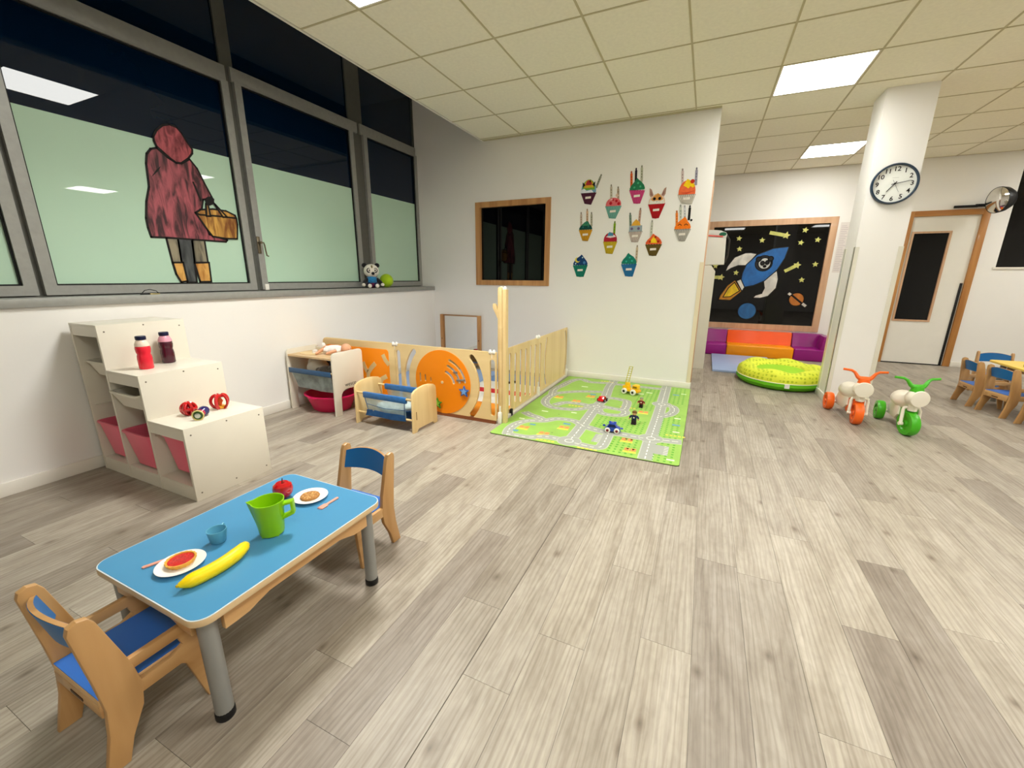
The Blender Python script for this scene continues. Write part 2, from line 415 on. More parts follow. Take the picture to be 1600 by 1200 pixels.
for n, (i, j) in enumerate(lamps):
    cx, cy = GX0+GS*(i+.5), GY0+GS*(j+.5)
    t = thing('ceiling_light', LBL.get((i, j), 'square ceiling panel light outside the photographed view'), 'ceiling light', (cx, cy, ZC), 0, 'square ceiling panel lights')
    h = GS/2-.006
    MB().prism(rrect(-h, h, -h, h, .002, 1), 'xy', -.002, .012, holes=[rrect(-h+.012, h-.012, -h+.012, h-.012, .002, 1)]).obj('frame', WHITE, t, smooth=False)
    MB().box(-h+.012, h-.012, -h+.012, h-.012, .001, .010).obj('diffuser', EM2 if (i, j) in ((5, 4), (6, 8), (11, 8)) else EM, t, smooth=False)
    ld = bpy.data.lights.new('lamp', 'AREA'); ld.shape = 'SQUARE'; ld.size = .56; ld.energy = LAMP_W*OUT.get((i, j), 1.0); ld.spread = math.radians(130); ld.color = (1.0, 1.0, .955)
    lo = bpy.data.objects.new('lamp', ld); COL.objects.link(lo); lo.parent = t; lo.location = (0, 0, -.001)

# ------------------------------------------------------------------ window band on the left
sill = struct(MB().box(XG-.02, XL+.02, Y0, YB, 1.0, 1.048, bev=.003).obj('trim_4', GREY))
def window(n, ya, yb, gy0, gy1, ztr0, ztr1, film=True, handle=False):
    """ya..yb bay, gy0..gy1 lower glass; fixed frame, sash, panes"""
    r = sempty('window_%d' % n, (XG, (ya+yb)/2, 1.048))
    def P(name, mat, *a, bev=.003): return box(name, mat, r, *a, bev=bev)
    mb = MB()
    mb.box(XG-.06, XG-.012, ya, gy0-.03, 1.048, ZT); mb.box(XG-.06, XG-.012, gy1+.03, yb, 1.048, ZT)
    mb.box(XG-.06, XG-.012, gy0-.03, gy1+.03, 1.048, 1.075)
    mb.obj('frame', GREYD, r, world=True)
    P('transom', GREY, XG-.05, XG+.012, ya+.02, yb-.02, ztr0, ztr1)
    s0, s1 = gy0-.055, gy1+.055
    mb = MB(); mb.prism(rrect(s0, s1, 1.056, ztr0+.01, .004, 1), 'yz', XG-.04, XG+.018, holes=[rrect(gy0, gy1, 1.112, ztr0-.005, .003, 1)])
    sash = mb.obj('sash', GREY, r, world=True, smooth=False)
    MB().prism(rrect(gy0-.001, gy1+.001, 1.111, ztr0-.004, .002, 1), 'yz', XG-.02, XG+.004, holes=[rrect(gy0+.009, gy1-.009, 1.121, ztr0-.014, .002, 1)]).obj('gasket', GASKET, r, world=True, smooth=False)
    P('pane', NIGHT, XG-.022, XG-.012, gy0, gy1, 1.112, ztr0-.004, bev=0)
    if film: P('frosted_film', FILM, XG-.012, XG-.010, gy0, gy1, 1.112, 2.085, bev=0)
    P('upper_pane', NIGHT, XG-.036, XG-.028, ya+.03, yb-.03, ztr1, ZT, bev=0)
    return r
window(1, .10, 1.125, .20, 1.040, 2.62, 2.735)
window(2, 1.125, 2.44, 1.178, 2.371, 2.62, 2.735)
w3 = window(3, 2.44, 3.80, 2.531, 3.655, 2.645, 2.745)
window(4, 3.80, YB, 3.911, 4.738, 2.65, 2.75)
window(8, -1.2, .10, -1.1, .0, 2.62, 2.735)
window(9, -3.0, -1.2, -2.9, -1.3, 2.62, 2.735)
# uprights that stand proud of the frames
for n, (ya, yb) in enumerate(((2.345, 2.375), (2.512, 2.53), (3.745, 3.765), (3.885, 3.905))):
    pass
h = MB().box(XG+.018, XG+.026, 2.475, 2.505, 1.36, 1.50, bev=.003).cyl((XG+.02, 2.49, 1.45), (XG+.06, 2.49, 1.45), .011).tube([(XG+.058, 2.49, 1.45), (XG+.062, 2.508, 1.450), (XG+.06, 2.516, 1.43), (XG+.06, 2.52, 1.38), (XG+.06, 2.525, 1.345), (XG+.06, 2.54, 1.34)], .006)
h.obj('handle', M('handle_metal', (120, 110, 92), .3, metal=.7), w3, world=True)
MB().box(XG+.018, XG+.035, 2.49, 2.525, 1.052, 1.105, bev=.004).cyl((XG+.034, 2.507, 1.088), (XG+.038, 2.507, 1.088), .005).obj('child_lock', WHITE, w3, world=True)

# dark interior windows, door -----------------------------------------
def framed(n, y, x0, x1, z0, z1, fw, mat, glass, depth=.05):
    r = sempty('window_%d' % n, ((x0+x1)/2, y, z0))
    b = fw
    # four mitred frame members
    mem = [[(x0, z0), (x1, z0), (x1-b, z0+b), (x0+b, z0+b)], [(x1, z0), (x1, z1), (x1-b, z1-b), (x1-b, z0+b)], [(x1, z1), (x0, z1), (x0+b, z1-b), (x1-b, z1-b)], [(x0, z1), (x0, z0), (x0+b, z0+b), (x0+b, z1-b)]]
    for q in mem: MB().prism(q, 'xz', y-.014, y+depth, bev=0).obj('frame_board', mat, r, world=True, smooth=False)
    box('pane', glass, r, x0+b-.004, x1-b+.004, y+.032, y+.04, z0+b-.004, z1-b+.004)
    return r
framed(5, YB, -2.692, -1.708, 1.076, 2.057, .062, OAK, DARKG)
framed(6, YF, -.07, 1.627, .385, 2.047, .085, OAKP, DARKG)
r = sempty('window_7', (4.0, YF, 1.32))
MB().box(3.37, 4.64, YF-.012, YF+.05, 1.315, 1.34).obj('ledge', TRIM, r, world=True)
box('pane', DARKG, r, 3.40, 4.60, YF+.03, YF+.04, 1.34, 2.52)

door = sempty('door_1', (2.81, YF, 0))
fr = wood('door_frame_wood', (172, 112, 50), (196, 138, 72), 2, 16)
MB().box(3.14, 3.212, YF-.014, YF+.06, 0, 2.068, bev=.002).obj('frame_post', fr, door, world=True)
MB().box(2.40, 2.455, YF-.014, YF+.06, 0, 2.068, bev=.002).obj('frame_post', fr, door, world=True)
MB().box(2.455, 3.14, YF-.014, YF+.06, 1.998, 2.068, bev=.002).obj('frame_head', wood('door_frame_wood_x', (172, 112, 50), (196, 138, 72), 0, 16), door, world=True)
leaf = MB().prism(rrect(2.455, 3.14, .012, 1.998, .002, 1), 'xz', YF+.012, YF+.05, holes=[rrect(2.50, 2.87, .625, 1.785, .002, 1)]).obj('leaf', WHITE, door, world=True, smooth=False)
MB().prism(rrect(2.478, 2.892, .603, 1.808, .002, 1), 'xz', YF+.004, YF+.03, holes=[rrect(2.503, 2.867, .628, 1.783, .002, 1)]).obj('glazing_bead', OAKP, leaf, world=True, smooth=False)
box('glass', DARKG, leaf, 2.50, 2.87, YF+.025, YF+.035, .625, 1.785)
MB().box(3.102, 3.128, YF+.000, YF+.013, .012, 1.135, bev=.002).obj('finger_guard', BLACK, leaf, world=True)
MB().box(2.46, 3.13, YF+.008, YF+.013, .0, .014).obj('bottom_seal', BLACK, leaf, world=True)

# pillar --------------------------------------------------------------
pil = struct(MB().box(1.19, 1.53, 4.88, 5.20, 0, ZC).obj('pillar', WALL, smooth=False))
pil.name = 'pillar'
box('base_trim', TRIM, pil, 1.178, 1.542, 4.868, 5.212, 0, .07, bev=.002, world=False)
GU = M('clear_guard', (226, 222, 206), .15, .5)
for gx0, gx1, gy0, gy1 in ((1.186, 1.222, 4.876, 4.88), (1.186, 1.19, 4.876, 4.912), (1.498, 1.534, 4.876, 4.88), (1.53, 1.534, 4.88, 4.912), (1.186, 1.19, 5.135, 5.204)):
    box('corner_guard', GU, pil, gx0, gx1, gy0, gy1, .07, 1.46, world=False)

# ------------------------------------------------------------------ toddler table
TZ = .36
tx0, tx1, ty0, ty1 = -1.54, -1.028, .425, 1.08
tab = thing('toddler_table', 'low blue-topped toddler table with wooden apron and grey tube legs', 'table', ((tx0+tx1)/2, (ty0+ty1)/2, 0))
top = MB().prism(rrect(tx0, tx1, ty0, ty1, .045, 8), 'xy', TZ-.022, TZ-.0015, bev=.003).obj('table_top', wood('table_edge', (206, 176, 132), (222, 194, 150), 1, 12), tab, world=True)
MB().prism(rrect(tx0+.001, tx1-.001, ty0+.001, ty1-.001, .044, 8), 'xy', TZ-.003, TZ-.0008).obj('edge_band', M('pale_edge', (214, 224, 226), .4), top, world=True)
MB().prism(rrect(tx0+.004, tx1-.004, ty0+.004, ty1-.004, .041, 8), 'xy', TZ-.002, TZ).obj('laminate', BLUEL, top, world=True)
def apron(a, b, z1, dz_end, dz_mid):
    n = 16; pts = [(a, z1), (b, z1)]
    for i in range(n+1):
        t = i/n; u = b+(a-b)*t
        e = min(1, max(0, (min(t, 1-t)-.10)/.16)); e = e*e*(3-2*e)
        pts.append((u, z1-dz_end+(dz_end-dz_mid)*e))
    return pts
for x in (tx0+.020, tx1-.038): MB().prism(apron(ty0+.072, ty1-.072, TZ-.022, .059, .038), 'yz', x, x+.018, bev=.002).obj('apron', wood('apron_wood', (200, 152, 96), (220, 178, 122), 1, 14), tab, world=True)
for y in (ty0+.020, ty1-.038): MB().prism(apron(tx0+.075, tx1-.075, TZ-.022, .059, .038), 'xz', y, y+.018, bev=.002).obj('apron', wood('apron_wood_x', (200, 152, 96), (220, 178, 122), 0, 14), tab, world=True)
LEGM = M('leg_grey_tube', (150, 150, 146), .35, .4, metal=.35)
for x in (tx0+.05, tx1-.05):
    for y in (ty0+.045, ty1-.045):
        l = MB().cyl((x, y, .018), (x, y, TZ-.022), .0225, seg=20).obj('leg', LEGM, tab, world=True)
        MB().lathe([(.0, .0), (.022, .0), (.0245, .004), (.0245, .022), (.0225, .026)], 20, (x, y, 0)).obj('rubber_foot', BLACK, l, world=True)

# ------------------------------------------------------------------ toddler chairs (front = +y)
def chair(name, label, loc, rz, arms, group='small wooden toddler chairs'):
    t = thing(name, label, 'chair', loc, rz, group)
    W, th = .134, .019
    for s in (-1, 1):
        xa, xb = (s*W, s*(W-th)) if s < 0 else (W-th, W)
        # boomerang rear post
        out = [(-.130, 0), (-.084, 0), (-.066, .06), (-.034, .125), (-.026, .18), (-.036, .25), (-.076, .40), (-.086, .418), (-.104, .423), (-.120, .416), (-.125, .40), (-.108, .25), (-.101, .17), (-.108, .10)]
        MB().prism(out, 'yz', xa, xb, bev=.004).obj('rear_post', BEECH, t)
        xa, xb = (xa+.0015, xb-.0015) if xa < xb else (xa-.0015, xb+.0015)
        if arms:
            out = [(-.06, .262), (-.06, .232), (.060, .232), (.068, .205), (.040, .192), (-.05, .192), (-.05, .155), (.055, .155), (.066, .145), (.100, 0), (.126, 0), (.118, .10), (.116, .235), (.108, .256), (.092, .264)]
            MB().prism(out, 'yz', xa, xb, bev=.003).obj('arm_and_front_leg', BEECHY, t)
        else:
            out = [(-.06, .20), (-.06, .158), (.045, .158), (.062, .14), (.078, .0), (.108, 0), (.122, .155), (.122, .20)]
            MB().prism(out, 'yz', xa, xb, bev=.003).obj('front_leg', BEECHY, t)
    wi = W-th
    seat = MB().box(-wi, wi, -.105, .128, .176, .197, bev=.004).obj('seat', wood('seat_ply', (206, 162, 106), (226, 186, 132), 0, 12), t)
    MB().box(-wi+.002, wi-.002, -.103, .126, .196, .199).obj('seat_surface', BLUES, seat)
    # rear seat rail with a slot
    rail = MB().box(-wi, wi, -.106, -.09, .145, .18, bev=.003).obj('seat_rail', BEECHY, t)
    MB().box(-.03, .03, -.1075, -.1055, .156, .164).obj('slot', M('slot_dark', (70, 44, 24), .6), rail)
    # curved backrest: bows rearwards, top edge arched
    n = 14
    def sheet(off, th2, zin):
        mb = MB(); rows = []
        for i in range(n+1):
            u = -1+2*i/n; x = wi*u; bow = -.026*(1-u*u)
            zt = .395+.018*(1-u*u); zb = .318+.004*(1-u*u)
            yt, yb = -.098+bow, -.078+bow
            rows.append([mb.bm.verts.new(c) for c in ((x, yb+off, zb+zin), (x, yt+off, zt-zin), (x, yt+off-th2, zt-zin), (x, yb+off-th2, zb+zin))])
        for a, b in zip(rows, rows[1:]): mb.bridge(a, b)
        mb.bm.faces.new(rows[0][::-1]); mb.bm.faces.new(rows[-1]); return mb
    br = sheet(.004, .010, 0).obj('backrest', BEECH, t)
    sheet(.0052, .0012, .0015).obj('front_veneer', BLUEB, br); sheet(-.006, .0012, .0015).obj('rear_veneer', BLUEB, br)
    t.scale = (1.01, 1.0, 1.035)
    return t
chair('toddler_chair', 'small blue wooden armchair in the left foreground at the near end of table', (-1.312, .385, 0), 0, True)
chair('toddler_chair', 'small blue wooden chair without arms behind the far end of blue table', (-1.300, 1.187, 0), PI, False)
chair('toddler_chair', 'small blue chair left of the yellow table, next to the door', (2.52, 5.41, 0), -PI/2+.03, True)
chair('toddler_chair', 'small blue chair nearest to the trikes, back turned, at the yellow table', (2.57, 5.075, 0), -PI/2+.22, True)
chair('toddler_chair', 'small blue chair at far side of the yellow table, facing it', (2.86, 5.98, 0), PI-.15, True)
chair('toddler_chair', 'small chair at the right edge of photo, only its rear leg showing', (2.66, 4.70, 0), -PI/2+.25, True)

# yellow table with things on it
t = thing('yellow_table', 'small yellow-topped table at the right edge of the photo', 'table', (3.2, 5.3, 0))
MB().prism(rrect(2.66, 3.75, 4.6, 5.72, .05, 6), 'xy', .385, .405, bev=.003).obj('table_top', M('yellow_laminate', (250, 212, 92), .4), t, world=True)
MB().prism(rrect(2.76, 3.65, 4.7, 5.62, .02, 3), 'xy', .335, .385).obj('apron', BEECH, t, world=True)
for x in (2.745, 3.66):
    for y in (4.885, 5.63): MB().cyl((x, y, 0), (x, y, .385), .022).obj('leg', LEGM, t, world=True)
t = thing('toy_box', 'flat olive green box on the yellow table', 'box', (2.80, 5.33, .405))
MB().box(-.055, .055, -.04, .04, 0, .045, bev=.004).obj('body', M('olive_plastic', (142, 150, 40), .5), t)
MB().box(-.058, .058, -.043, .043, .04, .05, bev=.003).obj('lid', M('olive_plastic_light', (156, 160, 52), .5), t)
t = thing('toy_basket', 'pale wire basket of small toys on the yellow table', 'basket', (2.86, 5.20, .405))
mb = MB()
for z in (.005, .04, .08): mb.tube([(p[0], p[1], z) for p in circ(0, 0, .05+z*.25, 18)], .003, 6, closed=True)
for k in range(9):
    a = 2*PI*k/9; mb.tube([(.05*math.cos(a), .05*math.sin(a), .004), (.07*math.cos(a), .07*math.sin(a), .08)], .0025, 6)
mb.obj('wire_frame', M('pale_wire', (214, 204, 186), .4), t)
MB().ell((.01, 0, .04), (.04, .038, .035)).ell((-.02, .01, .055), .026).obj('toys', M('toy_dark', (96, 70, 66), .6, var=.5, scale=40), t)

# ------------------------------------------------------------------ stair-shaped toy shelf
SY0, SY1 = 1.105, 1.535
X = [-3.312, -3.003, -2.680, -2.355]; ZH = [.908, .658, .410]; T = .018
sh = thing('toy_shelf', 'white stair-shaped toy storage shelf against the left wall', 'shelf', ((X[0]+X[3])/2, (SY0+SY1)/2, 0))
for i, x in enumerate(X):
    h = ZH[max(0, i-1)]
    xa = x if i == 0 else x-T
    MB().box(xa, xa+T, SY0, SY1, 0, h, bev=.001).obj('side_panel', LAMIN, sh, world=True)
for i in range(3):
    a, b = (X[i]+(T if i == 0 else 0)), X[i+1]-T
    MB().box(a, b, SY0, SY1, ZH[i]-.014, ZH[i], bev=.001).obj('top_board', LAMIN, sh, world=True)
    MB().box(a, b, SY0+.002, SY0+.016, ZH[i]-.068, ZH[i]-.014).obj('front_rail', LAMIN, sh, world=True)
    MB().box(a, b, SY1-.01, SY1-.004, .08, ZH[i]-.014).obj('back_panel', LAMIN, sh, world=True)
    MB().box(a, b, SY0+.003, SY1-.01, .068, .08).obj('bottom_board', LAMIN, sh, world=True)
    MB().box(a, b, SY0+.002, SY0+.018, 0, .068).obj('plinth', LAMIN, sh, world=True)
SCREW = M('screw_head', (120, 112, 98), .35, metal=.6)
for x, zs in ((X[1], (.66+.045, .87)), (X[2], (.41+.05, .62)), (X[3], (.04, .37))):
    for y, z in ((SY0+.03, zs[1]), (SY1-.03, zs[1]), ((SY0+SY1)/2, zs[1]+.022), (SY0+.03, zs[0] if x == X[3] else None), (SY1-.03, zs[0] if x == X[3] else None), ((SY0+SY1)/2, zs[0] if x == X[3] else None)):
        if z is None: continue
        MB().cyl((x, y, z), (x+.0012, y, z), .0042, seg=10).obj('screw', SCREW, sh, world=True)
def bin_(name, label, x0, x1, z0, h, mat, y0, group):
    t = thing(name, label, 'storage bin', ((x0+x1)/2, (y0+SY1-.02)/2, z0), 0, group)
    cx, hw, hd = 0, (x1-x0)/2, (SY1-.03-y0)/2
    def ring(k, z, inset=0, r=.03): return [(p[0], p[1], z) for p in rrect(-hw*k+inset, hw*k-inset, -hd*k+inset, hd*k-inset, r, 4)]
    mb = MB(); prof = [(.80, .0, .0), (.94, h-.012, 0), (.94, h-.012, -.004), (.94, h, -.006), (.94, h, -.002), (.94, h-.004, .004), (.80, .006, .004)]
    rings = [[mb.bm.verts.new(c) for c in ring(k, z, i)] for k, z, i in prof]
    for a, b in zip(rings, rings[1:]): mb.bridge(a, b)
    mb.bm.faces.new(rings[0][::-1]); mb.bm.faces.new(rings[-1])
    mb.obj('tub', mat, t)
    r2 = MB(); k, w2 = .94, .009
    r2.prism(rrect(-hw*k-w2, hw*k+w2, -hd*k-w2, hd*k+w2, .036, 4), 'xy', h-.004, h+.003, holes=[rrect(-hw*k+.002, hw*k-.002, -hd*k+.002, hd*k-.002, .028, 4)])
    r2.obj('rim', mat, t)
    return t
PINK = M('pink_bin_plastic', (244, 112, 136), .35, .45); WTUB = M('white_bin_plastic', (228, 222, 206), .35, .45)
PG, WG = 'pink bins in the toy shelf', 'white trays in the toy shelf'
bin_('storage_bin', 'pink storage bin under the tallest step of the toy shelf', X[0]+.022, X[1]-.022, .10, .215, PINK, SY0-.012, PG)
bin_('storage_bin', 'pink storage bin under the middle step of the toy shelf', X[1]+.004, X[2]-.022, .094, .21, PINK, SY0-.018, PG)
bin_('storage_bin', 'pink storage bin under the lowest step of the toy shelf', X[2]+.03, X[3]-.02, .115, .215, PINK, SY0+.012, PG)
tr1 = bin_('storage_tray', 'white shallow tray under the tallest step holding a black item', X[0]+.022, X[1]-.022, .60, .085, WTUB, SY0+.01, WG)
bin_('storage_tray', 'white shallow tray pulled forward under the middle step', X[1]+.004, X[2]-.022, .455, .088, WTUB, SY0-.03, WG)
for nm, za, xa, xb in (('tray_runner', .683, X[0]+T, X[1]-T), ('tray_runner', .545, X[1], X[2]-T), ('tray_runner', .318, X[0]+T, X[1]-T), ('tray_runner', .308, X[1], X[2]-T), ('tray_runner', .325, X[2], X[3]-T), ('tray_runner', .42, X[0]+T, X[1]-T)):
    mb = MB()
    for x, d in ((xa, 1), (xb, -1)): mb.box(min(x, x+d*.008), max(x, x+d*.008), SY0+.02, SY1-.02, za-.012, za-.006)
    mb.obj(nm, LAMIN, sh, world=True)
t = thing('sunglasses_case', 'black curved item lying in the white top tray', 'toy', (-3.13, 1.28, .608))
MB().tube([(-.07, 0, .085), (-.05, -.01, .092), (0, -.015, .09), (.05, -.01, .092), (.08, 0, .085)], [.006, .012, .014, .012, .006], 10).ell((0, 0, .045), (.06, .05, .045)).obj('body', BLACK, t)

# juice bottles
def bottle(label, loc, liquid, fill):
    t = thing('toy_bottle', label, 'bottle', loc, 0, 'toy juice bottles on the shelf step')
    prof = [(.0, 0), (.030, 0), (.034, .006), (.0345, .06), (.033, .075), (.030, .085), (.0335, .098), (.0355, .115), (.034, .128)]
    MB().lathe(prof+[(.033, .130), (0, .130)], 24).obj('juice', liquid, t)
    MB().lathe([(.0342, .130), (.033, .142), (.026, .158), (.021, .164), (.021, .168)], 24, cap=True).obj('clear_neck', M('clear_neck_'+fill, (236, 214, 196) if fill == 'a' else (226, 158, 176), .12, .5), t)
    MB().lathe([(0, .166), (.0235, .166), (.0245, .170), (.0245, .184), (.022, .187), (0, .187)], 24).obj('cap', M('navy_cap', (18, 24, 60), .4), t)
bottle('clear toy bottle filled with bright red juice, navy cap', (-2.862, 1.232, .658), M('red_juice', (236, 24, 52), .12, .5, coat=.4), 'a')
bottle('toy bottle filled with dark purple juice, navy cap', (-2.945, 1.385, .658), M('purple_juice', (70, 10, 34), .12, .5, coat=.4), 'b')

# rattles
RR = M('rattle_red', (196, 22, 26), .18, .5, coat=.5)
t = thing('rattle_ball', 'red openwork rattle ball with star cutouts on the lowest step', 'rattle', (-2.585, 1.262, .410))
mb = MB()
for k in range(3):
    rot = Matrix.Rotation(PI*k/3, 3, 'Z')
    pts = [rot @ Vector((.034*math.cos(2*PI*i/24), .0, .034*math.sin(2*PI*i/24)))+Vector((0, 0, .038)) for i in range(24)]
    mb.tube(pts, .0085, 8, closed=True)
mb.tube([(.034*math.cos(2*PI*i/24), .034*math.sin(2*PI*i/24), .038) for i in range(24)], .008, 8, closed=True)
mb.obj('shell', RR, t); MB().ell((0, 0, .038), .027).obj('inner_ball', M('rattle_inner', (150, 12, 20), .2, coat=.5), t)
t = thing('barrel_rattle', 'dumbbell rattle with green end and blue red beads', 'rattle', (-2.478, 1.27, .410), math.radians(-137))
RT = Matrix.Rotation(PI/2, 3, 'X')
MB().lathe([(0, -.062), (.018, -.062), (.026, -.056), (.027, -.048), (.02, -.042), (0, -.042)], 20, (0, 0, .028), RT).obj('end_disc', M('rattle_green', (44, 84, 30), .3, coat=.4), t)
MB().tube([(.0265*math.cos(2*PI*i/20), .058, .028+.0265*math.sin(2*PI*i/20)) for i in range(20)], .0035, 8, closed=True).obj('rim', M('rattle_cream', (232, 214, 140), .4), t)
MB().cyl((0, .062, .028), (0, .064, .028), .014, seg=16).obj('mirror', M('rattle_silver', (200, 204, 196), .1, metal=.8), t)
MB().lathe([(.008, -.044), (.016, -.03), (.014, -.02), (.02, -.01), (.016, 0)], 16, (0, 0, .028), RT).obj('bead_red', M('rattle_crimson', (190, 40, 70), .25, coat=.4), t)
MB().lathe([(.016, 0), (.026, .012), (.028, .03), (.022, .048), (0, .054)], 16, (0, 0, .028), RT).obj('bead_blue', M('rattle_navy', (40, 34, 96), .25, coat=.4, var=.5, scale=60), t)
t = thing('hoop_rattle', 'red and yellow hooped rattle cage at the back of the step', 'rattle', (-2.553, 1.415, .410))
RY = M('rattle_yellow', (238, 170, 40), .25, coat=.4)
for k in range(5):
    rot = Matrix.Rotation(PI*2*k/5+.3, 3, 'Z')
    pts = [rot @ Vector((.016+.030*math.cos(a), 0, .043+.038*math.sin(a))) for a in [PI/2-PI*i/12 for i in range(13)]]
    MB().tube(pts, .006, 8, flat=1.7).obj('hoop', RR, t)
MB().lathe([(0, .0), (.024, .001), (.028, .012), (.018, .02), (0, .02)], 18).obj('base', RY, t)
MB().lathe([(0, .07), (.024, .07), (.026, .08), (.014, .086), (0, .086)], 18).obj('cap', RR, t)
MB().lathe([(.006, .02), (.010, .034), (.016, .046), (.008, .06), (.005, .07)], 14).obj('core', M('rattle_orange', (222, 92, 32), .3), t)

# ------------------------------------------------------------------ things on the table
JUG = M('lime_plastic', (142, 200, 8), .35, .4)
t = thing('toy_jug', 'lime green plastic jug with spout and square handle', 'jug', (-1.207, .757, TZ), math.radians(40))
mb = MB(); seg = 40; rings = []
prof = [(.0, .004), (.0345, .004), (.036, .008), (.0465, .116), (.0475, .118), (.0475, .1195), (.0445, .1195), (.0435, .115), (.033, .01), (.0, .01)]
for r_, z in prof:
    ring = []
    for k in range(seg):
        a = 2*PI*k/seg; d = abs((a-PI+PI) % (2*PI)-PI)        # spout towards -x
        sp = max(0, 1-d/.38)**1.4*.016*max(0, (z-.085)/.034) if r_ > .02 else 0
        ring.append(mb.bm.verts.new(((r_+sp)*math.cos(a), (r_+sp)*math.sin(a), z+(sp*.1))))
    rings.append(ring)
for a, b in zip(rings, rings[1:]): mb.bridge(a, b)
bmesh.ops.remove_doubles(mb.bm, verts=list(mb.bm.verts), dist=1e-6)
mb.obj('body', JUG, t)
MB().prism([(.040, .106), (.074, .112), (.075, .066), (.052, .055), (.038, .050), (.038, .060), (.052, .066), (.066, .073), (.065, .102), (.040, .097)], 'xz', -.0125, .0125, bev=.002).obj('handle', JUG, t)
mb = MB()
for k in range(4):
    a = PI/4+PI/2*k; mb.box(.028*math.cos(a)-.005, .028*math.cos(a)+.005, .028*math.sin(a)-.005, .028*math.sin(a)+.005, 0, .005)
mb.obj('feet', JUG, t)
CUPM = M('blue_cup_plastic', (96, 166, 194), .35)
t = thing('toy_cup', 'small pale blue toy cup on the table', 'cup', (-1.32, .654, TZ), math.radians(120))
MB().lathe([(0, 0), (.019, 0), (.0215, .004), (.0275, .042), (.0275, .0435), (.0255, .0435), (.0245, .04), (.018, .006), (0, .006)], 28).obj('bowl', CUPM, t)
MB().tube([(.0265, 0, .040), (.036, 0, .042), (.041, 0, .034), (.038, 0, .022), (.025, 0, .016)], .0028, 8).obj('handle', CUPM, t)
t = thing('toy_apple', 'shiny red toy apple behind the green jug', 'apple', (-1.375, .926, TZ))
MB().lathe([(0, .004), (.012, .0), (.026, .008), (.034, .024), (.036, .040), (.032, .054), (.022, .062), (.010, .062), (.004, .056), (0, .054)], 28).obj('flesh', M('apple_red', (190, 6, 18), .1, .6, coat=.9), t)
MB().tube([(0, 0, .052), (.001, 0, .064), (.003, .001, .080)], [.0016, .0014, .002], 6).obj('stem', M('apple_stem', (60, 30, 16), .6), t)
PLT = M('white_plate', (244, 242, 236), .25, .5)
def plate(label, x, y):
    t = thing('toy_plate', label, 'plate', (x, y, TZ), 0, 'white toy plates')
    MB().lathe([(0, .003), (.034, .003), (.044, .007), (.060, .011), (.061, .0122), (.060, .0128), (.044, .0095), (.034, .0055), (0, .0055)], 40).obj('dish', PLT, t)
    MB().lathe([(.030, 0), (.034, 0), (.034, .0035), (.030, .0035)], 32).obj('foot_ring', PLT, t)
plate('white toy plate under the red tart', -1.298, .537); plate('white toy plate under the granola biscuit', -1.277, .965)
t = thing('toy_tart', 'toy tart with fluted crust and red jam', 'tart', (-1.303, .541, TZ+.0055))
n = 36
prof2 = [(.030, 0), (.037, .012), (.0375, .0145), (.033, .0145), (.031, .010)]
mb = MB(); rings = []
for r_, z in prof2:
    rings.append([mb.bm.verts.new(((r_+(.0012*(1 if k % 2 else -1) if r_ > .0345 or z == 0 else 0))*math.cos(2*PI*k/n), (r_+(.0012*(1 if k % 2 else -1) if r_ > .0345 or z == 0 else 0))*math.sin(2*PI*k/n), z)) for k in range(n)])
for a, b in zip(rings, rings[1:]): mb.bridge(a, b)
mb.bm.faces.new(rings[0][::-1]); mb.bm.faces.new(rings[-1])
mb.obj('crust', M('tart_crust', (224, 166, 66), .6, var=.12, scale=60), t)
MB().lathe([(0, .0135), (.02, .0135), (.031, .0125), (.0315, .010), (0, .010)], 32).obj('jam', M('red_jam', (206, 16, 14), .25, .5, coat=.3, var=.2, scale=90, bump=.4, bscale=160), t)
t = thing('toy_biscuit', 'brown oat biscuit on the far plate', 'biscuit', (-1.281, .965, TZ+.0055))
mb = MB(); mb.prism([(p[0]*(1+.03*math.sin(5*i)), p[1]*(1+.03*math.cos(3*i))) for i, p in enumerate(circ(0, 0, .034, 28))], 'xy', 0, .008, bev=.003)
mb.obj('disc', M('biscuit_base', (170, 118, 62), .8, var=.25, scale=90), t)
mb = MB()
for k in range(46):
    a, r_ = random.random()*2*PI, .030*math.sqrt(random.random())
    mb.ell((r_*math.cos(a), r_*math.sin(a), .008), (.004, .0026, .0016), 6, 4, Matrix.Rotation(random.random()*PI, 3, 'Z'))
o = mb.obj('oat_flakes', M('oat_flake', (206, 160, 98), .8, var=.3, scale=120), t); o['kind'] = 'stuff'
def spork(label, a, b):
    d = Vector((b[0]-a[0], b[1]-a[1])); L = d.length
    t = thing('toy_fork', label, 'fork', (a[0], a[1], TZ), math.atan2(d.y, d.x), 'pink toy forks')
    w = .0055
    out = [(0, -w), (L-.036, -w*.9), (L-.030, -w*1.9), (L-.012, -w*2.0), (L, -w*1.8), (L-.009, -w*1.1), (L+.001, -w*.5), (L-.009, 0), (L+.001, w*.5), (L-.009, w*1.1), (L, w*1.8), (L-.012, w*2.0), (L-.030, w*1.9), (L-.036, w*.9), (0, w), (-.004, 0)]
    MB().prism(out, 'xy', .001, .005, bev=.0008).obj('body', M('pink_peach_plastic', (236, 164, 140), .4), t)
spork('pinkish toy fork left of the tart plate', (-1.385, .485), (-1.352, .565))
spork('pinkish toy fork right of the biscuit plate', (-1.186, 1.008), (-1.184, .922))
t = thing('toy_banana', 'yellow toy banana across the front of the table', 'banana', (-1.18, .57, TZ))
pts = []; rs = []
P0, P1, P2 = Vector((-1.190, .476, .378)), Vector((-1.150, .575, .380)), Vector((-1.190, .655, .381))
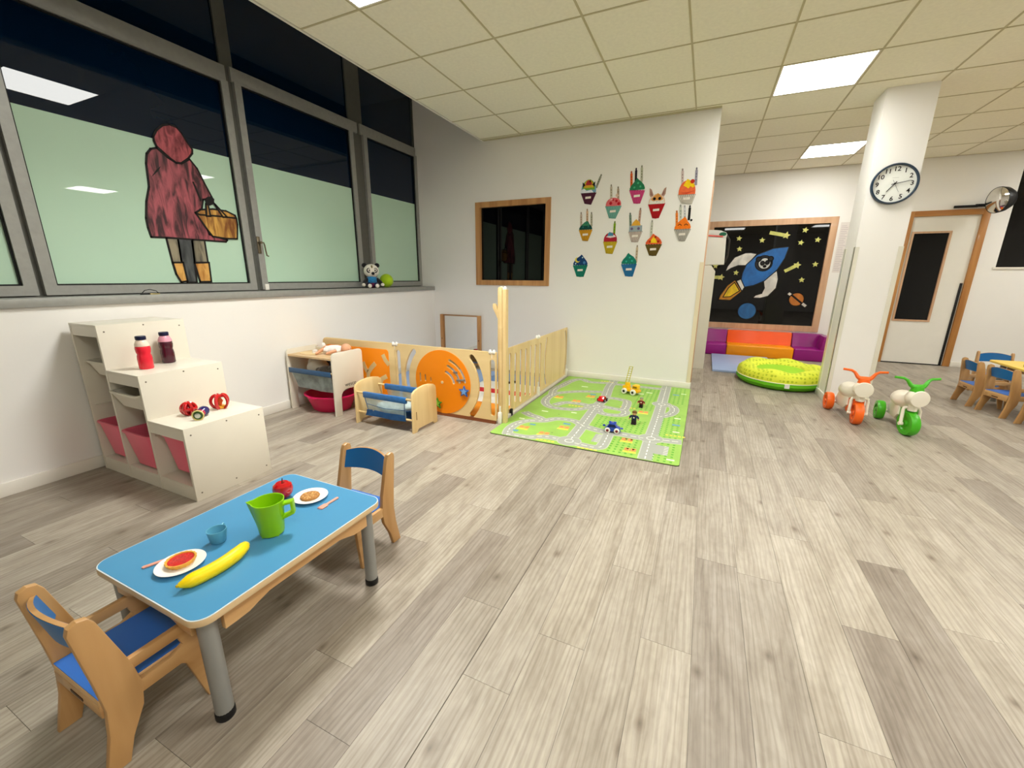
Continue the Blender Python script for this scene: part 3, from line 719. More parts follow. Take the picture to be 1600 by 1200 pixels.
for i in range(19):
    u = i/18; p = P0*(1-u)**2+P1*2*u*(1-u)+P2*u*u
    pts.append(p-Vector((-1.18, .57, TZ))); rs.append(.020*min(1, (u/.17+.25)**.8) if u < .13 else (.020 if u < .80 else .020-.004*min(1, (u-.80)/.2)))
MB().tube(pts, rs, 8).obj('peel', M('banana_yellow', (250, 216, 10), .4, .4, var=.04), t, angle=60)
e = pts[-1]; dv = (pts[-1]-pts[-2]).normalized()
MB().cyl(e-dv*.001, e+dv*.010+Vector((0, 0, .003)), .0125, .0105, 10).obj('stalk', M('banana_stalk', (232, 208, 60), .5), t)
s0 = pts[0]; dv = (pts[0]-pts[1]).normalized()
MB().ell(s0+dv*.002, (.0045, .0045, .0045), 10, 6).obj('tip', M('banana_tip', (214, 180, 40), .6), t)

# ------------------------------------------------------------------ doll changing unit
CX0, CX1, CY0, CY1 = -3.325, -2.765, 2.432, 2.785
cu = thing('doll_changing_unit', 'white doll changing unit with basket against the left wall', 'changing table', ((CX0+CX1)/2, (CY0+CY1)/2, 0))
def side(x0):
    pts = [(CY0+.004, 0), (CY0+.072, 0), (CY0+.078, .16)]+[(CY0+.078+.075*(1-math.cos(a)), .16+.062*math.sin(a)) for a in (PI/8, PI/4, 3*PI/8, PI/2)]+[(CY1-.155+.075*math.sin(a), .222-.062*(1-math.cos(a))) for a in (PI/8, PI/4, 3*PI/8, PI/2)]
    pts += [(CY1-.074, 0), (CY1-.006, 0)]+arc(CY1-.035, .515, .035, 0, 90, 5)+arc(CY0+.05, .513, .036, 90, 180, 5)
    return MB().prism(pts, 'yz', x0, x0+.018, bev=.002)
sideL = side(CX0).obj('side_panel', LAMIN, cu, world=True); sideR = side(CX1-.018).obj('side_panel', LAMIN, cu, world=True)
tb = text_bm('wesco', .05, .001); tb.xform(Matrix.Rotation(PI/2, 4, 'Z') @ Matrix.Rotation(PI/2, 4, 'X') if False else Matrix(((0, 0, 1, CX1+.0002), (1, 0, 0, 2.622), (0, 1, 0, .258), (0, 0, 0, 1))))
tb.obj('lettering', BLACK, sideR, world=True, smooth=False)
MB().prism([(CX0+.018, CY0+.02), (CX1-.018, CY0+.02), (CX1-.018, CY1-.02), (CX0+.018, CY1-.02)], 'xy', .488, .503, holes=[circ(-3.17, 2.585, .105, 24, .075)]).obj('top_board', wood('unit_top_ply', (206, 172, 124), (222, 190, 142), 0, 10), cu, world=True, smooth=False)
MB().lathe([(.103, .0), (.111, .003), (.111, .006), (.101, .006)], 28).xform(Matrix.Translation((-3.17, 2.585, .500)) @ Matrix.Diagonal((1, .72, 1, 1))).obj('hole_rim', BIRCHX, cu, world=True)
MB().box(CX0+.018, CX1-.018, CY1-.035, CY1-.02, .503, .53, bev=.003).obj('back_rail', LAMIN, cu, world=True)
NAVY = M('navy_cloth', (28, 78, 122), .85, sheen=.3, var=.12, scale=30)
MESHC = M('grey_net_cloth', (176, 192, 190), .9, var=.3, scale=16, alpha=.75)
for y, z in ((CY0+.02, .375), (CY1-.05, .41)):
    MB().cyl((CX0+.018, y, z), (CX1-.018, y, z), .008).obj('rod', BIRCHX, cu, world=True)
def sling(y0, z0, y1, z1, drop, xa, xb, n=10, m=10, wave=.006):
    mb = MB(); g = []
    for i in range(m+1):
        u = i/m; x = xa+(xb-xa)*u; row = []
        for j in range(n+1):
            v = j/n; y = y0+(y1-y0)*v; z = z0+(z1-z0)*v-drop*math.sin(PI*v)**.6+wave*math.sin(9*u+7*v)*math.sin(PI*v)
            row.append(mb.bm.verts.new((x, y, z)))
        g.append(row)
    for i in range(m):
        for j in range(n): mb.bm.faces.new((g[i][j], g[i+1][j], g[i+1][j+1], g[i][j+1]))
    bmesh.ops.solidify(mb.bm, geom=list(mb.bm.faces), thickness=.003)
    return mb
sling(CY0+.03, .25, CY1-.05, .26, .06, CX0+.09, CX1-.04).obj('sling', MESHC, cu, world=True)
def quad(pts, n=6):
    mb = MB(); g = []
    a, b, c, d = [Vector(p) for p in pts]
    for i in range(n+1):
        u = i/n; row = []
        for j in range(n+1):
            v = j/n; p = (a*(1-u)+b*u)*(1-v)+(d*(1-u)+c*u)*v
            row.append(mb.bm.verts.new(p+Vector((0, .004*math.sin(11*u+3*v), .003*math.sin(8*u)))))
        g.append(row)
    for i in range(n):
        for j in range(n): mb.bm.faces.new((g[i][j], g[i+1][j], g[i+1][j+1], g[i][j+1]))
    bmesh.ops.solidify(mb.bm, geom=list(mb.bm.faces), thickness=.002); return mb
quad([(CX0+.045, CY0+.012, .36), (CX1-.026, CY0+.012, .36), (CX1-.03, CY0+.02, .205), (CX0+.11, CY0+.02, .215)]).obj('front_net', MESHC, cu, world=True)
quad([(CX0+.045, CY1-.05, .40), (CX1-.026, CY1-.05, .40), (CX1-.03, CY1-.05, .22), (CX0+.11, CY1-.05, .22)]).obj('rear_net', MESHC, cu, world=True)
MB().box(CX0+.028, CX1-.026, CY0+.004, CY0+.010, .345, .39, bev=.002).obj('front_band', NAVY, cu, world=True)
MB().box(CX0+.18, CX1-.026, CY1-.066, CY1-.058, .34, .425, bev=.002).obj('rear_band', NAVY, cu, world=True)
t = thing('plush_pile', 'grey and white soft toys heaped in the changing unit basket', 'soft toys', (-3.02, 2.60, .245))
MB().ell((-.10, 0, .13), (.10, .09, .075)).ell((-.17, .02, .16), (.055, .05, .06)).obj('white_toy', M('white_plush', (222, 218, 206), .95, sheen=.4, bump=.5, bscale=90), t)
MB().ell((.03, -.03, .10), (.085, .075, .06)).ell((.09, -.01, .125), (.05, .05, .04)).ell((-.03, -.055, .125), (.03, .025, .02)).obj('grey_toy', M('grey_plush', (120, 116, 110), .95, sheen=.4, var=.4, scale=25, bump=.5, bscale=90), t)
BAS = M('crimson_plastic', (204, 18, 82), .35, .45)
t = thing('basin', 'round crimson pink plastic basin on the floor under the changing unit', 'basin', (-3.01, 2.615, 0))
mb = MB(); mb.lathe([(0, .0), (.155, .0), (.17, .01), (.222, .135), (.238, .142), (.238, .150), (.222, .152), (.214, .138), (.165, .016), (0, .012)], 40)
mb.xform(Matrix.Diagonal((1.05, .86, 1, 1))); mb.obj('bowl', BAS, t)
mb = MB()
for s in (-1, 1): mb.tube([(-.04, s*.200, .144), (-.02, s*.214, .144), (.02, s*.214, .144), (.04, s*.200, .144)], .006, 8)
mb.obj('grips', BAS, t)
# doll
SKIN = M('doll_skin', (226, 168, 132), .5)
t = thing('baby_doll', 'baby doll in white clothes lying on the changing unit', 'doll', (-2.945, 2.655, .503), math.radians(20))
mb = MB(); mb.ell((.085, .03, .045), (.046, .042, .045)).ell((.118, .02, .042), (.016, .018, .016), 10, 6).ell((.128, .02, .047), (.006, .006, .006), 8, 6)
mb.tube([(.03, -.03, .035), (-.005, -.06, .028), (-.035, -.065, .016)], [.014, .013, .012], 8); mb.ell((-.043, -.066, .014), (.014, .012, .011), 8, 6)
mb.tube([(-.06, -.02, .03), (-.10, -.035, .045), (-.13, -.05, .02)], [.018, .016, .014], 8); mb.ell((-.137, -.062, .016), (.014, .024, .013), 8, 6)
mb.tube([(-.06, .03, .03), (-.10, .045, .05), (-.128, .05, .052)], [.018, .016, .014], 8); mb.ell((-.134, .052, .062), (.014, .014, .022), 8, 6)
mb.tube([(.05, .03, .035), (-.02, .02, .033), (-.06, .0, .03)], [.03, .034, .03], 10)
mb.obj('body', SKIN, t)
WC = M('white_doll_cloth', (236, 228, 222), .9, sheen=.3, var=.08, scale=40)
MB().tube([(.045, .03, .038), (.01, .022, .037), (-.04, .01, .034), (-.085, .0, .032)], [.03, .04, .044, .036], 14).obj('romper', WC, t)
MB().tube([(.035, -.012, .038), (.022, -.04, .034)], [.021, .019], 10).tube([(-.06, -.022, .032), (-.09, -.034, .042)], [.024, .021], 10).tube([(-.06, .03, .032), (-.09, .042, .047)], [.024, .021], 10).obj('sleeves', WC, t)
MB().ell((-.135, .052, .068), (.018, .017, .024), 10, 8).obj('sock', M('white_sock', (240, 236, 232), .9), t)
MB().box(-.205, -.175, -.025, .02, .0, .035, bev=.006).obj('bottle', M('pale_bottle', (238, 232, 226), .3), t)

# ------------------------------------------------------------------ doll cradle
KX0, KX1, KY0, KY1 = -2.515, -1.925, 2.398, 2.728
cr = thing('doll_cradle', 'small birch doll cradle with blue fabric sling in front of the playpen', 'cradle', ((KX0+KX1)/2, (KY0+KY1)/2, 0))
def end(x0):
    top = [(KY1-.02, .318), (KY1-.045, .335), (KY1-.10, .348), ((KY0+KY1)/2, .353), (KY0+.10, .348), (KY0+.045, .335), (KY0+.02, .318), (KY0+.012, .295)]
    pts = [(KY0+.006, 0), (KY0+.05, 0), (KY0+.07, .022), (KY1-.07, .022), (KY1-.05, 0), (KY1-.006, 0), (KY1-.012, .295)]+top
    return MB().prism(pts, 'yz', x0, x0+.018, bev=.003)
eL = end(KX0).obj('end_panel', BIRCH, cr, world=True); eR = end(KX1-.018).obj('end_panel', BIRCH, cr, world=True)
MB().box(KX1-.0005, KX1+.001, KY0+.045, KY0+.052, .10, .165).obj('slot', M('slot_brown', (120, 80, 40), .6), eR, world=True)
RODS = ((KY0+.03, .262), (KY1-.045, .270), (KY0+.035, .095), (KY1-.05, .095))
for y, z in RODS: MB().cyl((KX0+.018, y, z), (KX1-.018, y, z), .0085).obj('rod', BIRCHX, cr, world=True)
BLC = M('blue_cradle_cloth', (22, 100, 168), .8, sheen=.3, var=.15, scale=25)
NET = M('pale_net_cloth', (196, 222, 230), .85, var=.15, scale=18, alpha=.6)
xa, xb = KX0+.085, KX1-.075
for k, (y, z) in enumerate(RODS[:2]):
    o = -1 if k == 0 else 1
    MB().box(xa, xb, y-.012, y+.012, z-.036, z+.0125, bev=.005).obj('top_band', BLC, cr, world=True)
y0, y1, y2, y3 = RODS[0][0], RODS[1][0], RODS[2][0]-.008, RODS[3][0]+.008
quad([(xa+.01, y0-.006, .23), (xb-.01, y0-.006, .23), (xb-.01, y2, .10), (xa+.04, y2, .10)]).obj('front_net', NET, cr, world=True)
quad([(xa+.01, y1, .238), (xb-.01, y1, .238), (xb-.01, y3, .10), (xa+.04, y3, .10)]).obj('rear_net', NET, cr, world=True)
sling(y2-.004, .10, y3+.004, .10, .045, xa+.03, xb-.01, wave=.008).obj('bottom_cloth', BLC, cr, world=True)
quad([(xa+.03, y2-.006, .130), (xb-.01, y2-.006, .130), (xb-.01, y2-.006, .078), (xa+.01, y2-.006, .078)]).obj('lower_band', BLC, cr, world=True)
for x, x2 in ((xa+.02, xa+.05), (xb-.01, xb-.02)):
    MB().tube([(x, y0-.012, .23), (x2, y2-.008, .12)], .003, 6).obj('piping', NAVY, cr, world=True)
MB().tube([(xa+.03, y0-.008, .178), ((xa+xb)/2, y0-.010, .160), (xb-.012, y0-.008, .172)], .0025, 6).obj('piping', NAVY, cr, world=True)
t = thing('doll_blanket', 'pale crumpled doll blanket inside the cradle', 'blanket', (-2.22, 2.56, .085))
MB().ell((-.03, -.01, .05), (.15, .08, .045)).ell((.08, .02, .06), (.09, .06, .04)).ell((-.09, .03, .07), (.06, .05, .035)).obj('cloth', M('pale_blanket', (206, 222, 220), .95, sheen=.3, var=.12, scale=14, bump=.8, bscale=18), t)

# ------------------------------------------------------------------ playpen
PY, PT = 2.872, .02
pen = thing('playpen', 'birch plywood playpen fence with orange disc panel and tall corner post', 'playpen', (-2.2, PY, 0))
BXP = wood('pen_ply', (220, 188, 130), (236, 208, 152), 0, 7)
BYP = wood('pen_ply_side', (220, 188, 130), (236, 208, 152), 2, 7)
# panel with orange field
pa = MB().prism(arc(-3.31, .57, .03, 90, 180, 4)[::-1] and ([(-2.466, .028), (-2.466, .60)]+arc(-3.30, .555, .045, 90, 180, 5)+[(-3.345, .028)]), 'xz', PY, PY+PT, bev=.002).obj('panel', BXP, pen, world=True)
MB().prism(rrect(-3.30, -2.535, .06, .538, .03, 5), 'xz', PY-.003, PY, bev=.001).obj('orange_field', ORANGE, pa, world=True)
def stroke(pts, wd):
    """flat polyline band with round ends as outline"""
    L, R = [], []
    for i, p in enumerate(pts):
        a = Vector(pts[max(i-1, 0)]); b = Vector(pts[min(i+1, len(pts)-1)]); d = (b-a).normalized(); n = Vector((-d.y, d.x))*wd/2
        L.append(tuple(Vector(p)+n)); R.append(tuple(Vector(p)-n))
    return L+R[::-1]
for s_ in ([(-2.80, .20), (-2.79, .30), (-2.745, .355), (-2.695, .40)], [(-2.80, .31), (-2.825, .35), (-2.845, .40)], [(-2.60, .49), (-2.575, .44), (-2.535, .40)], [(-2.67, .10), (-2.655, .20), (-2.63, .26), (-2.57, .29)], [(-3.10, .06), (-3.09, .2), (-3.14, .32), (-3.19, .40)], [(-3.09, .24), (-3.03, .34), (-2.99, .44)]):
    MB().prism(stroke(s_, .042), 'xz', PY-.0045, PY-.003).obj('branch_motif', BXP, pa, world=True)
# disc panel
DX, DZ, DR = -1.965, .302, .278
a_slots = [band(DX+.0, DZ-.015, r_, 10, 70, .024, 10) for r_ in (.225, .172, .115)]
l_slots = [slot(DX-.235, DX-.220, .285, .365), slot(DX-.182, DX-.167, .29, .355), slot(DX-.125, DX-.112, .295, .335)]
holes = [slot(-2.452, -2.404, .09, .545), band(-1.965, .30, .378, 140, 222, .05, 14), band(-1.965, .30, .378, -42, 40, .05, 14), slot(-1.507, -1.462, .065, .54)]+a_slots+l_slots
pb = MB().prism([(-2.462, .028), (-1.452, .028), (-1.452, .60), (-2.462, .60)], 'xz', PY, PY+PT, holes=holes).obj('panel', BXP, pen, world=True, smooth=False)
dz = MB().prism(circ(DX, DZ, DR, 48), 'xz', PY-.004, PY, holes=a_slots+l_slots).obj('orange_disc', ORANGE, pb, world=True, smooth=False)
MB().cyl((DX, PY-.008, DZ), (DX, PY-.003, DZ), .012).obj('disc_pin', BIRCH, pb, world=True)
for (sx, sz), c1, c2 in (((-1.742, .248), (40, 92, 168), (120, 164, 220)), ((-2.015, .11), (60, 120, 30), (150, 196, 60))):
    s1 = MB().prism(star(sx, sz, .052), 'xz', PY-.024, PY-.010, bev=.002).obj('star_slider', M('star_%d' % c1[0], c1, .4), pb, world=True)
    MB().prism(star(sx, sz, .034), 'xz', PY-.026, PY-.0235).obj('star_face', M('starf_%d' % c1[0], c2, .4), s1, world=True)
GKNOB = M('grey_knob', (128, 120, 112), .5)
for kx, kz in ((DX+.135, DZ+.10), (DX+.165, DZ+.035), (DX+.205, DZ+.04)):
    MB().box(kx-.02, kx+.02, PY-.012, PY+.001, kz-.008, kz+.008, bev=.003).obj('slider', GKNOB, pb, world=True)
MB().box(-3.34, -1.46, PY-.002, PY+.022, .0, .03).obj('bottom_rail', wood('pen_base', (120, 62, 28), (150, 84, 40), 0, 12), pen, world=True)
# side panels along x = -1.46
SXA, SXB = -1.462, -1.450
def ybands(cy, cz, r, a0, a1, wd): return band(cy, cz, r, a0, a1, wd, 12)
hs = [slot(y-.024, y+.024, a, b) for y, a, b in ((3.137, .05, .555), (3.255, .085, .54), (3.373, .052, .553), (3.492, .08, .542), (3.612, .05, .556), (3.733, .045, .547))]
pc = MB().prism([(2.985, .028), (3.792, .028), (3.792, .60), (2.985, .60)], 'yz', SXA, SXB, holes=hs).obj('gate_panel', BYP, pen, world=True, smooth=False)
hs = [slot(3.843, 3.889, .06, .541), ybands(4.60, .31, .595, 156, 204, .044), ybands(4.14, .31, .60, -24, 24, .044)]
pd = MB().prism([(3.80, .028), (4.765, .028), (4.765, .60), (3.80, .60)], 'yz', SXA, SXB, holes=hs).obj('panel', BYP, pen, world=True, smooth=False)
MB().box(SXA-.012, SXB+.022, 2.93, 4.76, 0, .024, bev=.004).obj('bottom_rail', M('white_rail', (226, 220, 206), .4), pen, world=True)
# corner post: two boards, one with a branch stub
MB().box(-1.412, -1.382, 2.905, 2.955, 0, 1.085, bev=.004).obj('post_board', BYP, pen, world=True)
brd = [(-1.452, 0), (-1.414, 0), (-1.414, 1.09)]+arc(-1.432, 1.085, .02, 0, 180, 6)+[(-1.452, .96), (-1.456, .93), (-1.462, .955), (-1.472, .975), (-1.49, .978), (-1.497, .965), (-1.494, .94), (-1.468, .89), (-1.453, .86)]
MB().prism(brd, 'xz', 2.905, 2.927, bev=.002).obj('post_board', BXP, pen, world=True)
CLIP = M('white_clip', (242, 238, 228), .35)
def clip(x, y, z, s=1):
    MB().ell((x-.012*s, y, z), (.014, .013, .02), 10, 8).ell((x+.014*s, y, z), (.014, .013, .02), 10, 8).box(x-.014, x+.014, y-.008, y+.008, z-.012, z+.004, bev=.003).cyl((x, y, z-.05), (x, y, z-.01), .005, seg=8).obj('clip', CLIP, pen, world=True)
clip(-2.46, PY+.004, .595, 1.5); clip(-1.49, PY+.004, .60, 1.4); clip(-1.415, 2.925, 1.09, 1.2)
for y in (3.775, 3.822): MB().ell((-1.458, y, .606), (.016, .016, .02), 10, 8).ell((-1.458, y+.02, .60), (.013, .012, .016), 10, 8).obj('clip', CLIP, pen, world=True)
for x, y in ((-1.43, 2.90), (-1.443, 3.80), (-1.443, 4.74)):
    MB().box(x-.016, x+.016, y-.016, y+.016, 0, .10, bev=.006).cyl((x, y, .1), (x, y, .15), .007, seg=8).obj('foot_clip', CLIP, pen, world=True)
MB().box(-1.446, -1.425, 3.115, 3.15, .0, .06, bev=.004).obj('latch', BLACK, pen, world=True)
for y, z in ((3.113, .30), (3.232, .28)): MB().ell((-1.447, y, z), (.008, .009, .012), 10, 6).obj('bolt', M('dark_bolt', (60, 40, 30), .4), pen, world=True)
# mats inside the pen
MB_ = M('blue_foam', (146, 172, 214), .6)
tag(MB().box(-3.30, -2.23, 2.93, 4.55, 0.001, .022, bev=.006).obj('foam_mat', MB_), 'pale blue foam mat on the playpen floor at the window side', 'mat')
t = thing('striped_mat', 'play mat with orange, white, red and blue stripes inside the playpen', 'mat', (-1.85, 3.7, .001))
for a, b, c, nm in ((2.93, 3.32, (246, 150, 20), 'orange'), (3.32, 3.64, (236, 232, 222), 'white'), (3.64, 3.79, (214, 24, 34), 'red'), (3.79, 4.08, (236, 232, 222), 'white'), (4.08, 4.5, (112, 146, 196), 'blue')):
    MB().box(-2.21, -1.50, a+.001, b-.001, .001, .024, bev=.005).obj('stripe', M('stripe_'+nm, c, .55), t, world=True)
t = thing('toy_tray', 'small wooden toy with red knob in front of the mirror', 'toy', (-2.86, 4.50, .022))
MB().box(-.12, .12, -.05, .05, 0, .14, bev=.006).obj('base', wood('toy_wood', (170, 132, 80), (190, 150, 98), 0, 12), t)
MB().cyl((.02, 0, .14), (.02, 0, .17), .035, seg=18).obj('knob', M('toy_red', (204, 30, 44), .4), t)
t = thing('pen_mirror', 'wooden framed mirror leaning on the wall inside the playpen', 'mirror', (-2.93, 4.74, .022))
for x in (-3.237, -2.665): MB().box(x, x+.045, 4.725, 4.765, .022, .685, bev=.003).obj('frame_post', OAK, t, world=True)
for z in (.03, .668): MB().box(-3.187, -2.668, 4.735, 4.762, z, z+.017, bev=.002).obj('frame_rail', wood('mirror_rail', (150, 110, 72), (178, 136, 94), 0, 14), t, world=True)
box('mirror_glass', M('mirror_silver', (226, 226, 224), .03, metal=1.0), t, -3.187, -2.668, 4.75, 4.756, .047, .668)
for x in (-3.212, -2.643): MB().cyl((x, 4.725, .36), (x, 4.722, .36), .007, seg=10).obj('screw', M('dark_screw', (80, 56, 40), .5), t, world=True)

# ------------------------------------------------------------------ road play mat
mat_ = thing('road_mat', 'green play mat printed with grey roads beside the playpen', 'mat', (-.72, 3.72, 0))
MX0, MX1, MY0, MY1 = -1.412, -.030, 2.668, 4.768
MB().prism(rrect(MX0, MX1, MY0, MY1, .025, 5), 'xy', .0003, .004).obj('backing', M('mat_black_back', (34, 34, 32), .7), mat_, world=True)
MB().prism(rrect(MX0+.002, MX1-.002, MY0+.002, MY1-.002, .025, 5), 'xy', .004, .0075).obj('green_face', M('mat_green', (150, 190, 88), .6, .3, var=.10, scale=5), mat_, world=True)
ZM = .0076
ROADS = [
 [(-.858, 4.76), (-.85, 4.45), (-.802, 3.996), (-.812, 3.692), (-.798, 3.201), (-.793, 2.868), (-.802, 2.759)],
 [(-.278, 4.76), (-.265, 4.052), (-.256, 3.537), (-.254, 3.094), (-.246, 2.675)],
 [(-.8, 3.128), (-.609, 3.067), (-.463, 3.072), (-.32, 3.063), (-.035, 3.10)],
 [(-.802, 2.759), (-.652, 2.732), (-.58, 2.74), (-.555, 2.80), (-.564, 3.06)],
 [(-1.264, 2.68), (-1.30, 2.80), (-1.299, 2.925), (-1.246, 3.042), (-1.122, 3.102), (-1.035, 3.201), (-.894, 3.211), (-.805, 3.144)],
 [(-1.264, 2.70), (-1.105, 2.704), (-.998, 2.77), (-.869, 2.771)],
 [(-.85, 3.66), (-.95, 3.53), (-1.029, 3.496), (-1.185, 3.489), (-1.29, 3.60), (-1.326, 3.78), (-1.30, 3.95), (-1.20, 4.06), (-1.079, 4.144), (-.877, 4.22)],
 [(-1.18, 3.56), (-1.12, 3.68), (-1.0, 3.71), (-.875, 3.685)],
 [(-.759, 3.72), (-.676, 3.70), (-.58, 3.69), (-.56, 3.75), (-.575, 3.96), (-.62, 4.01), (-.728, 4.032), (-.802, 3.996)],
 [(-1.318, 4.50), (-1.28, 4.62), (-1.20, 4.66), (-1.097, 4.58), (-.892, 4.622), (-.768, 4.614), (-.28, 4.62)],
 [(-.265, 4.052), (-.17, 4.0), (-.14, 3.88), (-.17, 3.74), (-.256, 3.62)],
 [(-.78, 3.62), (-.74, 3.53), (-.66, 3.50), (-.56, 3.53), (-.53, 3.62), (-.56, 3.69)],
 [(-1.36, 3.25), (-1.268, 3.189), (-1.194, 3.164), (-1.111, 3.107)],
 [(-1.31, 3.85), (-1.37, 4.1), (-1.34, 4.3), (-1.32, 4.5)]]
def smooth(pl, k=5):
    P = [Vector(p) for p in pl]; out = []
    for i in range(len(P)-1):
        p0, p1, p2, p3 = P[max(i-1, 0)], P[i], P[i+1], P[min(i+2, len(P)-1)]
        for j in range(k):
            t_ = j/k
            out.append(.5*((2*p1)+(p2-p0)*t_+(2*p0-5*p1+4*p2-p3)*t_*t_+(3*p1-p0-3*p2+p3)*t_**3))
    return out+[P[-1]]
def ribbon(mb, pl, wd, z, off=0, clipx=True):
    prev = None
    for i, p in enumerate(pl):
        a = pl[max(i-1, 0)]; b = pl[min(i+1, len(pl)-1)]; d = (b-a).normalized(); n = Vector((-d.y, d.x))
        q = [p+n*(off+wd/2), p+n*(off-wd/2)]
        vs = [mb.bm.verts.new((min(max(v.x, MX0+.006), MX1-.006), min(max(v.y, MY0+.006), MY1-.006), z)) for v in q]
        if prev: mb.bm.faces.new((prev[0], prev[1], vs[1], vs[0]))
        prev = vs
m1, m2, m3 = MB(), MB(), MB()
for k, pl in enumerate(ROADS):
    s_ = smooth(pl); wd = .085 if k < 3 else .07
    ribbon(m1, s_, wd+.016, ZM+.0001+k*.000012); ribbon(m2, s_, wd, ZM+.0004+k*.000012)
    acc = 0
    for i in range(len(s_)-1):
        L = (s_[i+1]-s_[i]).length; n = max(1, int(L/.012))
        for j in range(n):
            a = s_[i].lerp(s_[i+1], j/n); b = s_[i].lerp(s_[i+1], (j+1)/n); acc += L/n
            if acc % .06 < .034: ribbon(m3, [a, b], .007, ZM+.0008)
for c in ((-.812, 3.692), (-.797, 2.770), (-.253, 3.08), (-.262, 4.028)):
    for r_, mm, z in ((.092, m1, .0006), (.085, m2, .0007), (.034, m3, .0010), (.028, m2, .0012)):
        mm.bm.faces.new([mm.bm.verts.new((x, max(y, MY0+.006), ZM+z)) for x, y in circ(*c, r_, 24)])
for x0, x1, y0_, y1_ in ((-.215, -.115, 2.80, 2.97), (-.65, -.60, 2.83, 3.0)):
    m2.bm.faces.new([m2.bm.verts.new(c) for c in ((x0, y0_, ZM+.0005), (x1, y0_, ZM+.0005), (x1, y1_, ZM+.0005), (x0, y1_, ZM+.0005))])
    for k in range(6): ribbon(m3, [Vector((x1-.03, y0_+.012+k*.03)), Vector((x1, y0_+.012+k*.03))], .005, ZM+.0009)
m1.obj('road_kerbs', M('mat_kerb', (186, 190, 172), .6), mat_, world=True, smooth=False)
m2.obj('roads', M('mat_road', (164, 166, 156), .6), mat_, world=True, smooth=False)
m3.obj('road_markings', M('mat_white', (238, 238, 228), .6), mat_, world=True, smooth=False)['kind'] = 'stuff'
def patches(name, mat, lst, z=.0003):
    mb = MB()
    for x, y, a, b in lst: mb.bm.faces.new([mb.bm.verts.new(c) for c in ((x-a/2, y-b/2, ZM+z), (x+a/2, y-b/2, ZM+z), (x+a/2, y+b/2, ZM+z), (x-a/2, y+b/2, ZM+z))])
    mb.obj(name, mat, mat_, world=True, smooth=False)['kind'] = 'stuff'
OR = [(-.916, 3.03), (-1.018, 2.839), (-.943, 4.009), (-1.031, 3.79), (-1.209, 2.897), (-.39, 3.711), (-.36, 2.80), (-.411, 2.98), (-1.227, 3.85)]
patches('printed_houses', M('mat_orange', (236, 146, 82), .6), [(x+dx, y, .036, .05) for x, y in OR for dx in (-.022, .022)])
patches('printed_roofs', M('mat_yellow', (244, 214, 76), .6), [(x, y-.045, .09, .025) for x, y in OR]+[(x+.03*k, y, .02, .02) for x, y in ((-1.02, 2.70), (-.70, 2.685), (-1.05, 3.62), (-.15, 3.21), (-.98, 4.68), (-.6, 3.78)) for k in range(5)], .00045)
patches('printed_ponds', M('mat_blue', (96, 150, 176), .6), [(x, y, .06, .035) for x, y in ((-1.25, 2.795), (-.92, 3.143-.03), (-.94, 4.083), (-.2+.1, 3.47), (-.16, 4.433))]+[(-1.17, 2.98, .05, .03)], .00042)
tr = []
for x0, x1, y0_, y1_ in ((-.205, -.05, 2.70, 3.02), (-.205, -.05, 3.16, 3.7), (-.205, -.05, 4.12, 4.72), (-.50, -.31, 2.72, 3.0), (-.70, -.31, 3.16, 3.46), (-.5, -.33, 3.78, 4.55)):
    y = y0_
    while y < y1_:
        x = x0
        while x < x1: tr.append((x, y, .016, .022)); x += .04
        y += .045
patches('printed_trees', M('mat_darkgreen', (96, 166, 48), .6), tr)
patches('printed_clouds', M('mat_cloud', (226, 236, 206), .6), [(-1.31, 3.08, .05, .02), (-1.2, 3.35, .06, .02), (-.95, 3.42, .05, .02), (-.5, 4.32, .07, .025), (-.42, 4.4, .06, .025), (-.1, 3.65, .05, .02), (-.09, 3.3, .05, .02), (-.09, 2.74, .05, .02), (-.09, 4.5, .05, .02), (-1.1, 4.35, .07, .025), (-.45, 3.55, .05, .02)], .0005)
rnd = random.Random(3)
patches('printed_animals', M('mat_dark', (84, 112, 56), .6), [(MX0+.05+rnd.random()*1.28, MY0+.05+rnd.random()*2.0, .014, .008) for _ in range(60)], .00005)

# toys on the mat
TM = ZM+.0015
YEL = M('toy_yellow', (250, 196, 12), .3, .5, coat=.3)
t = thing('ladder_truck', 'yellow toy fire truck with raised ladder on the road mat', 'toy truck', (-.59, 4.28, TM), math.radians(-18))
MB().box(-.085, .085, -.04, .04, .028, .055, bev=.006).box(-.085, -.02, -.036, .036, .05, .085, bev=.008).obj('chassis', YEL, t)
MB().box(.02, .082, -.038, .038, .05, .105, bev=.014).obj('cab', YEL, t)
MB().box(.03, .074, -.0392, .0392, .072, .094, bev=.003).obj('cab_window', M('truck_window', (150, 110, 20), .3), t)
MB().box(.078, .094, -.036, .036, .03, .05, bev=.004).obj('bumper', M('toy_amber', (240, 170, 40), .3), t)
MB().cyl((-.045, 0, .08), (-.045, 0, .115), .028, .024).obj('turntable', YEL, t)
lad = MB()
for s in (-.014, .014): lad.tube([(-.055+s, s*.6, .095), (-.02+s, s*.6, .285)], .0038, 6)
for k in range(8): z = .115+k*.024; lad.tube([(-.055-.014+.035*(z-.095)/.19, -.0084, z), (-.055+.014+.035*(z-.095)/.19, .0084, z)], .003, 6)
lad.obj('ladder', M('ladder_olive', (196, 186, 40), .4), t)
for x in (-.055, .042):
    for s in (-1, 1):
        wl = MB().lathe([(0, -.011), (.026, -.011), (.030, -.006), (.030, .006), (.026, .011), (0, .011)], 20, (x, s*.047, .030), Matrix.Rotation(PI/2, 3, 'X')).obj('wheel', M('toy_white', (240, 236, 226), .4), t)
        MB().cyl((x, s*.058, .030), (x, s*.060, .030), .013, seg=14).obj('hub', BLACK, wl)
